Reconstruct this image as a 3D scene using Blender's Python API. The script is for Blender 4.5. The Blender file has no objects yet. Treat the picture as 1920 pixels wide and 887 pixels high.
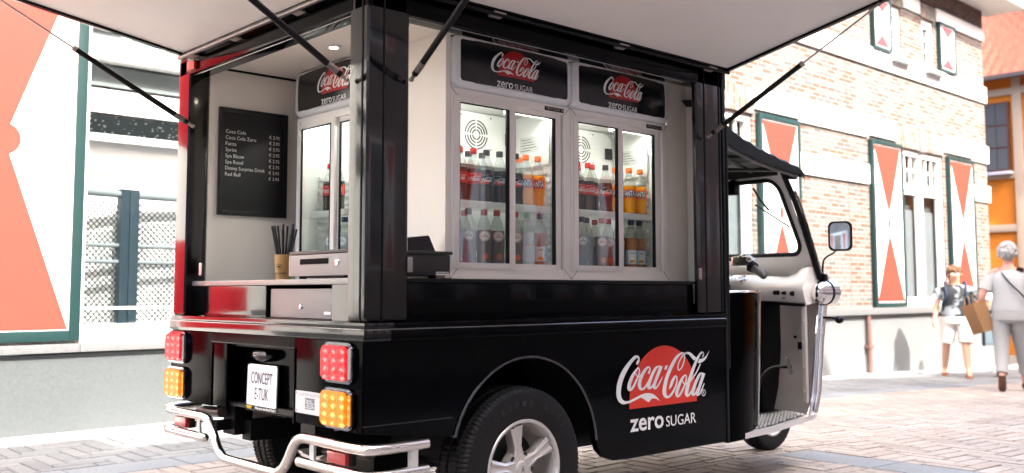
import bpy, bmesh, math, random
from mathutils import Vector, Matrix
rad = math.radians
S = bpy.context.scene
COL = S.collection
random.seed(7)

# ------------------------------------------------------------------ camera, sky, sun, exposure
cd = bpy.data.cameras.new('camera'); cam = bpy.data.objects.new('camera', cd); COL.objects.link(cam)
_yaw, _pit, _rol = 0.830683, 0.0786448, -0.00088248
F_ = Vector((math.cos(_pit)*math.cos(_yaw), math.cos(_pit)*math.sin(_yaw), math.sin(_pit)))
R0 = Vector((math.sin(_yaw), -math.cos(_yaw), 0)); U0 = R0.cross(F_)
R_ = R0*math.cos(_rol)+U0*math.sin(_rol); U_ = -R0*math.sin(_rol)+U0*math.cos(_rol)
cam.matrix_world = Matrix(((R_.x, U_.x, -F_.x, -1.80379), (R_.y, U_.y, -F_.y, -2.69079), (R_.z, U_.z, -F_.z, 0.96025), (0, 0, 0, 1)))
cd.sensor_width = 36; cd.lens = 1821.92/1920*36; cd.shift_y = -40.6/1920
cd.clip_start = 0.05; cd.clip_end = 600
cd.dof.use_dof = True; cd.dof.focus_distance = 4.1; cd.dof.aperture_fstop = 2.6
S.camera = cam

SUN_EL, SUN_DX, SUN_DY = 47.0, 0.17, 1.0      # light travels towards +Y and a little +X
w = bpy.data.worlds.new('World'); S.world = w; w.use_nodes = True
nt = w.node_tree; nt.nodes.clear()
sky = nt.nodes.new('ShaderNodeTexSky'); sky.sky_type = 'NISHITA'; sky.sun_disc = False
sky.sun_elevation = rad(SUN_EL); sky.sun_rotation = math.atan2(-SUN_DX, -SUN_DY)
sky.air_density = 1.0; sky.dust_density = 6.0; sky.ozone_density = .4
bg = nt.nodes.new('ShaderNodeBackground'); bg.inputs[1].default_value = 0.15
wo = nt.nodes.new('ShaderNodeOutputWorld')
nt.links.new(sky.outputs[0], bg.inputs[0]); nt.links.new(bg.outputs[0], wo.inputs[0])
sd = bpy.data.lights.new('sun', 'SUN'); sd.energy = 2.0; sd.angle = rad(0.55); sd.color = (1.0, 0.95, 0.87)
sun = bpy.data.objects.new('sun', sd); COL.objects.link(sun)
sv = Vector((SUN_DX, SUN_DY, 0)).normalized()*math.cos(rad(SUN_EL)); sv.z = -math.sin(rad(SUN_EL))
sun.rotation_euler = sv.to_track_quat('-Z', 'Y').to_euler(); sun.location = (0, -20, 30)
S.view_settings.view_transform = 'Standard'; S.view_settings.look = 'None'
S.view_settings.exposure = 2.95; S.view_settings.gamma = 1.0
try: S.cycles.max_bounces = 10; S.cycles.transparent_max_bounces = 24
except Exception: pass

# ------------------------------------------------------------------ materials
MATS = {}
def mat(name, color=(.5, .5, .5), rough=.5, metal=0, coat=0, bump=0, bscale=60, spec=.5, emit=None, estr=0,
        vary=0, vscale=4, trans=0, ior=1.45, dirt=0, alpha=1, rvary=0):
    if name in MATS: return MATS[name]
    m = bpy.data.materials.new(name); m.use_nodes = True; N = m.node_tree; L = N.links
    b = N.nodes['Principled BSDF']
    b.inputs['Base Color'].default_value = (*color, 1); b.inputs['Roughness'].default_value = rough
    b.inputs['Metallic'].default_value = metal; b.inputs['Coat Weight'].default_value = coat
    b.inputs['Coat Roughness'].default_value = .04; b.inputs['Specular IOR Level'].default_value = spec
    b.inputs['IOR'].default_value = ior; b.inputs['Transmission Weight'].default_value = trans
    if emit: b.inputs['Emission Color'].default_value = (*emit, 1); b.inputs['Emission Strength'].default_value = estr
    tc = N.nodes.new('ShaderNodeTexCoord')
    if bump:
        n = N.nodes.new('ShaderNodeTexNoise'); n.inputs['Scale'].default_value = bscale; n.inputs['Detail'].default_value = 4
        L.new(tc.outputs['Object'], n.inputs['Vector'])
        bp = N.nodes.new('ShaderNodeBump'); bp.inputs['Strength'].default_value = min(1, abs(bump)); bp.inputs['Distance'].default_value = .002
        L.new(n.outputs[0], bp.inputs['Height']); L.new(bp.outputs[0], b.inputs['Normal'])
    if vary:
        n = N.nodes.new('ShaderNodeTexNoise'); n.inputs['Scale'].default_value = vscale; n.inputs['Detail'].default_value = 6
        L.new(tc.outputs['Object'], n.inputs['Vector'])
        r = N.nodes.new('ShaderNodeMapRange'); r.inputs['From Min'].default_value = .3; r.inputs['From Max'].default_value = .7
        r.inputs['To Min'].default_value = 1-vary; r.inputs['To Max'].default_value = 1+vary
        L.new(n.outputs[0], r.inputs['Value'])
        v = N.nodes.new('ShaderNodeVectorMath'); v.operation = 'SCALE'; v.inputs[0].default_value = color
        L.new(r.outputs[0], v.inputs['Scale']); L.new(v.outputs[0], b.inputs['Base Color'])
    if rvary:
        n = N.nodes.new('ShaderNodeTexNoise'); n.inputs['Scale'].default_value = 7; n.inputs['Detail'].default_value = 8
        L.new(tc.outputs['Object'], n.inputs['Vector'])
        r = N.nodes.new('ShaderNodeMapRange'); r.inputs['From Min'].default_value = .35; r.inputs['From Max'].default_value = .75
        r.inputs['To Min'].default_value = max(0, rough-rvary*.5); r.inputs['To Max'].default_value = rough+rvary
        L.new(n.outputs[0], r.inputs['Value']); L.new(r.outputs[0], b.inputs['Roughness'])
    MATS[name] = m; return m
def glass(name, tint=(.93, .97, .95), lo=.06, hi=.75, rough=0.0):
    m = bpy.data.materials.new(name); m.use_nodes = True; N = m.node_tree; N.nodes.clear(); L = N.links
    t = N.nodes.new('ShaderNodeBsdfTransparent'); t.inputs[0].default_value = (*tint, 1)
    g = N.nodes.new('ShaderNodeBsdfGlossy'); g.inputs['Roughness'].default_value = rough
    f = N.nodes.new('ShaderNodeLayerWeight'); f.inputs[0].default_value = .5
    p = N.nodes.new('ShaderNodeMath'); p.operation = 'POWER'; p.inputs[1].default_value = 4.5; L.new(f.outputs['Facing'], p.inputs[0])
    r = N.nodes.new('ShaderNodeMapRange'); r.inputs['From Max'].default_value = 1; r.inputs['To Min'].default_value = lo; r.inputs['To Max'].default_value = hi
    L.new(p.outputs[0], r.inputs['Value'])
    x = N.nodes.new('ShaderNodeMixShader'); o = N.nodes.new('ShaderNodeOutputMaterial')
    L.new(r.outputs[0], x.inputs[0]); L.new(t.outputs[0], x.inputs[1]); L.new(g.outputs[0], x.inputs[2]); L.new(x.outputs[0], o.inputs[0])
    MATS[name] = m; return m

BLACK = mat('black_paint', (.0012, .0012, .0016), .12, 0, .45, bump=.10, bscale=35, rvary=.06, spec=.5)
BLKR = mat('black_rear_paint', (.001, .001, .0014), .12, 0, 0, bump=.10, bscale=35, rvary=.06, spec=.03)
BLKS = mat('black_side_paint', (.001, .001, .0014), .09, 0, 0, bump=.08, bscale=35, rvary=.05, spec=.12)
BLACKM = mat('black_satin', (.002, .002, .0024), .38, spec=.25, bump=.1, bscale=200)
RUB = mat('rubber', (.006, .006, .0065), .62, spec=.35, bump=.3, bscale=300, vary=.2, vscale=30)
CREAM = mat('cream_panel', (.86, .80, .72), .42, bump=.04, bscale=20, vary=.03, vscale=3)
CANV = mat('canopy_lining', (.86, .81, .77), .5, bump=.05, bscale=12, vary=.04, vscale=2)
CHROME = mat('chrome', (.82, .80, .78), .09, 1, bump=.06, bscale=40, rvary=.08)
STEEL = mat('steel', (.38, .37, .36), .28, 1, bump=.05, bscale=120)
ALU = mat('fridge_frame', (.87, .83, .78), .42, 0, bump=.04, bscale=90)
ALUD = mat('fridge_frame_dark', (.30, .28, .265), .4, .3)
GREYP = mat('grey_plastic', (.80, .80, .82), .35, coat=.2)
WHITEP = mat('white_plastic', (.78, .78, .77), .35)
FRW = mat('fridge_liner', (.80, .82, .80), .45)
SIGNB = mat('sign_black', (.010, .010, .012), .22, bump=.05, bscale=5)
LOGOW = mat('logo_white', (.84, .84, .83), .4)
GREYM = mat('grey_metal', (.21, .195, .19), .42, .2, bump=.08, bscale=160, vary=.04)
SHELLW = mat('white_shell', (.80, .78, .755), .28, coat=.3, vary=.04, vscale=6)
GLASS = glass('clear_glass', lo=.03, hi=.9)
FGLASS = glass('fridge_glass', (.90, .94, .91), lo=.13, hi=.95)
BGLASS = glass('bottle_plastic', (.86, .88, .87), lo=.07, hi=.7, rough=.12)

# ------------------------------------------------------------------ mesh helpers
W = {}
class MB:
    def __init__(s): s.bm = bmesh.new()
    def add(s, tmp, M=None):
        me = bpy.data.meshes.new('t'); tmp.to_mesh(me); tmp.free()
        if M is not None: me.transform(M)
        s.bm.from_mesh(me); bpy.data.meshes.remove(me)
        return s
    def box(s, x0, x1, y0, y1, z0, z1, bev=0, seg=2, M=None):
        t = bmesh.new(); bmesh.ops.create_cube(t, size=1)
        for v in t.verts: v.co = Vector((x0+(v.co.x+.5)*(x1-x0), y0+(v.co.y+.5)*(y1-y0), z0+(v.co.z+.5)*(z1-z0)))
        if bev: bmesh.ops.bevel(t, geom=t.edges[:], offset=bev, segments=seg, affect='EDGES', profile=.7)
        return s.add(t, M)
    def tube(s, pts, r, seg=12, smooth=0, caps=True, M=None):
        pts = [Vector(p) for p in pts]
        if smooth: pts = curve(pts, smooth)
        n = len(pts); rs = r if isinstance(r, (list, tuple)) else [r]*n
        if len(rs) != n: rs = [rs[min(len(rs)-1, int(i*len(rs)/n))] for i in range(n)]
        t = bmesh.new(); rings = []; up = None
        for i, p in enumerate(pts):
            d = (pts[min(i+1, n-1)]-pts[max(i-1, 0)]).normalized()
            if up is None: up = d.orthogonal().normalized()
            up = (up-d*up.dot(d)).normalized(); sd_ = d.cross(up)
            rings.append([t.verts.new(p+(up*math.cos(a)+sd_*math.sin(a))*rs[i]) for a in [2*math.pi*k/seg for k in range(seg)]])
        for a, b in zip(rings, rings[1:]):
            for k in range(seg): t.faces.new((a[k], a[(k+1) % seg], b[(k+1) % seg], b[k]))
        if caps: t.faces.new(rings[0][::-1]); t.faces.new(rings[-1])
        return s.add(t, M)
    def lathe(s, prof, seg=32, M=None, closed=False, mod=None):
        t = bmesh.new(); rings = []
        for j, (r, z) in enumerate(prof):
            if r < 1e-6: rings.append([t.verts.new((0, 0, z))]); continue
            rings.append([t.verts.new(((r+(mod(j, k) if mod else 0))*math.cos(2*math.pi*k/seg), (r+(mod(j, k) if mod else 0))*math.sin(2*math.pi*k/seg), z)) for k in range(seg)])
        pr = list(zip(rings, rings[1:]))
        if closed: pr.append((rings[-1], rings[0]))
        for a, b in pr:
            for k in range(seg):
                k2 = (k+1) % seg
                if len(a) == 1 and len(b) == 1: continue
                if len(a) == 1: t.faces.new((a[0], b[k2], b[k]))
                elif len(b) == 1: t.faces.new((a[k], a[k2], b[0]))
                else: t.faces.new((a[k], a[k2], b[k2], b[k]))
        return s.add(t, M)
    def prism(s, poly, h0, h1, M=None, bev=0):
        """polygon in local XY, extruded along local Z"""
        t = bmesh.new(); lo = [t.verts.new((x, y, h0)) for x, y in poly]; f = t.faces.new(lo)
        if h1 != h0:
            hi = [t.verts.new((x, y, h1)) for x, y in poly]; t.faces.new(hi[::-1]); n = len(poly)
            for i in range(n): t.faces.new((lo[i], hi[i], hi[(i+1) % n], lo[(i+1) % n]))
        bmesh.ops.recalc_face_normals(t, faces=t.faces[:])
        if bev: bmesh.ops.bevel(t, geom=[e for e in t.edges if abs(e.verts[0].co.z-e.verts[1].co.z) < 1e-6], offset=bev, segments=2, affect='EDGES')
        bmesh.ops.triangulate(t, faces=[f for f in t.faces if len(f.verts) > 4])
        return s.add(t, M)
    def sheet(s, rows, M=None, thick=0):
        t = bmesh.new(); V = [[t.verts.new(p) for p in r] for r in rows]
        for a, b in zip(V, V[1:]):
            for k in range(len(a)-1): t.faces.new((a[k], a[k+1], b[k+1], b[k]))
        if thick: bmesh.ops.solidify(t, geom=t.faces[:], thickness=thick)
        return s.add(t, M)
    def quad(s, *p):
        s.bm.faces.new([s.bm.verts.new(q) for q in p]); return s
    def ball(s, c, r, M=None, sc=(1, 1, 1), seg=16):
        t = bmesh.new(); bmesh.ops.create_uvsphere(t, u_segments=seg, v_segments=seg//2+1, radius=1)
        for v in t.verts: v.co = Vector((c[0]+v.co.x*r*sc[0], c[1]+v.co.y*r*sc[1], c[2]+v.co.z*r*sc[2]))
        return s.add(t, M)
    def loft(s, rings, seg=16, M=None, caps=True):
        """rings: (centre, half_x, half_y, heading) horizontal ellipses; or with a 5th item: tilt vector normal"""
        t = bmesh.new(); R = []
        for q in rings:
            c, a, b = Vector(q[0]), q[1], q[2]; h = q[3] if len(q) > 3 else 0
            nrm = Vector(q[4]).normalized() if len(q) > 4 else Vector((0, 0, 1))
            rot = Vector((0, 0, 1)).rotation_difference(nrm)
            R.append([t.verts.new(c+rot @ Vector((math.cos(h)*a*math.cos(u)-math.sin(h)*b*math.sin(u), math.sin(h)*a*math.cos(u)+math.cos(h)*b*math.sin(u), 0))) for u in [2*math.pi*k/seg for k in range(seg)]])
        for a, b in zip(R, R[1:]):
            for k in range(seg): t.faces.new((a[k], a[(k+1) % seg], b[(k+1) % seg], b[k]))
        if caps: t.faces.new(R[0][::-1]); t.faces.new(R[-1])
        bmesh.ops.recalc_face_normals(t, faces=t.faces[:])
        return s.add(t, M)
    def obj(s, name, m, parent=None, angle=35, label=None, cat=None, group=None, kind=None, origin=None, norm=True):
        if norm: bmesh.ops.recalc_face_normals(s.bm, faces=s.bm.faces[:])
        me = bpy.data.meshes.new(name); s.bm.to_mesh(me); s.bm.free()
        o = bpy.data.objects.new(name, me); COL.objects.link(o)
        if parent is not None:
            o.parent = parent; W[o.name] = W[parent.name]
        else:
            W[o.name] = Matrix.Translation(origin) if origin else Matrix.Identity(4)
            o.matrix_world = W[o.name]
        me.transform(W[o.name].inverted())
        me.materials.append(m)
        me.shade_smooth(); me.set_sharp_from_angle(angle=rad(angle))
        tag(o, label, cat, group, kind); return o
def curve(p, n):
    P = [2*p[0]-p[1]]+p+[2*p[-1]-p[-2]]; out = []
    for i in range(1, len(P)-2):
        for j in range(n):
            t = j/n; a, b, c, d = P[i-1], P[i], P[i+1], P[i+2]
            out.append(.5*((2*b)+(c-a)*t+(2*a-5*b+4*c-d)*t*t+(3*b-a-3*c+d)*t**3))
    return out+[P[-2]]
def tag(o, label=None, cat=None, group=None, kind=None):
    for k, v in (('label', label), ('category', cat), ('group', group), ('kind', kind)):
        if v: o[k] = v
def thing(name, loc, label, cat, group=None, rz=0, M=None):
    o = bpy.data.objects.new(name, None); COL.objects.link(o); o.empty_display_size = .1
    m = M if M is not None else Matrix.Translation(loc) @ Matrix.Rotation(rz, 4, 'Z')
    o.matrix_world = m; W[o.name] = m.copy(); tag(o, label, cat, group); return o
def local(root, mb):
    """geometry was written in the root's own frame: move it to world before obj()"""
    bmesh.ops.transform(mb.bm, matrix=W[root.name], verts=mb.bm.verts[:]); return mb
def dup(o, M=None, label=None, parent=None):
    c = o.copy(); COL.objects.link(c)
    if parent is not None: c.parent = parent
    if M is not None: c.matrix_world = M
    if label: c['label'] = label
    W[c.name] = M if M is not None else (W[parent.name] if parent else Matrix.Identity(4))
    for ch in list(o.children): dup(ch, None, None, c)
    return c
def rrect(x0, x1, y0, y1, r, n=4):
    out = []
    for cx, cy, a0 in ((x1-r, y1-r, 0), (x0+r, y1-r, 90), (x0+r, y0+r, 180), (x1-r, y0+r, 270)):
        for k in range(n+1):
            a = rad(a0+90*k/n); out.append((cx+r*math.cos(a), cy+r*math.sin(a)))
    return out
# frames for flat graphics: local x right, y up, z out of the face
SIDE = lambda x, y, z: Matrix(((1, 0, 0, x), (0, 0, -1, y), (0, 1, 0, z), (0, 0, 0, 1)))      # faces -Y
REAR = lambda x, y, z: Matrix(((0, 0, -1, x), (-1, 0, 0, y), (0, 1, 0, z), (0, 0, 0, 1)))     # faces -X, x runs to -Y
def text(mb, body, M, x0=None, x1=None, y0=0, y1=None, size=1, bold=0, ext=.0003, align='LEFT', res=3, wrap=None, shear=0, sub=0):
    c = bpy.data.curves.new('t', 'FONT'); c.body = body; c.size = size; c.offset = bold; c.extrude = 0; c.align_x = align
    c.resolution_u = res; c.shear = shear
    o = bpy.data.objects.new('t', c); me = bpy.data.meshes.new_from_object(o)
    bpy.data.objects.remove(o); bpy.data.curves.remove(c)
    vs = me.vertices
    if not len(vs): return
    ax, bx = min(v.co.x for v in vs), max(v.co.x for v in vs); ay, by = min(v.co.y for v in vs), max(v.co.y for v in vs)
    if x1 is not None: sx = (x1-x0)/(bx-ax); ox = x0-ax*sx
    else: sx = None
    if y1 is not None: sy = (y1-y0)/(by-ay); oy = y0-ay*sy
    else: sy, oy = (1, y0)
    if sx is None: sx = sy; ox = (x0 or 0)-(0 if align != 'LEFT' else 0)
    for v in vs:
        v.co.x = v.co.x*sx+ox; v.co.y = v.co.y*sy+oy; v.co.z = ext
        if wrap: v.co = wrap(v.co)
    t = bmesh.new(); t.from_mesh(me); bpy.data.meshes.remove(me)
    mb.add(t, M)
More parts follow.
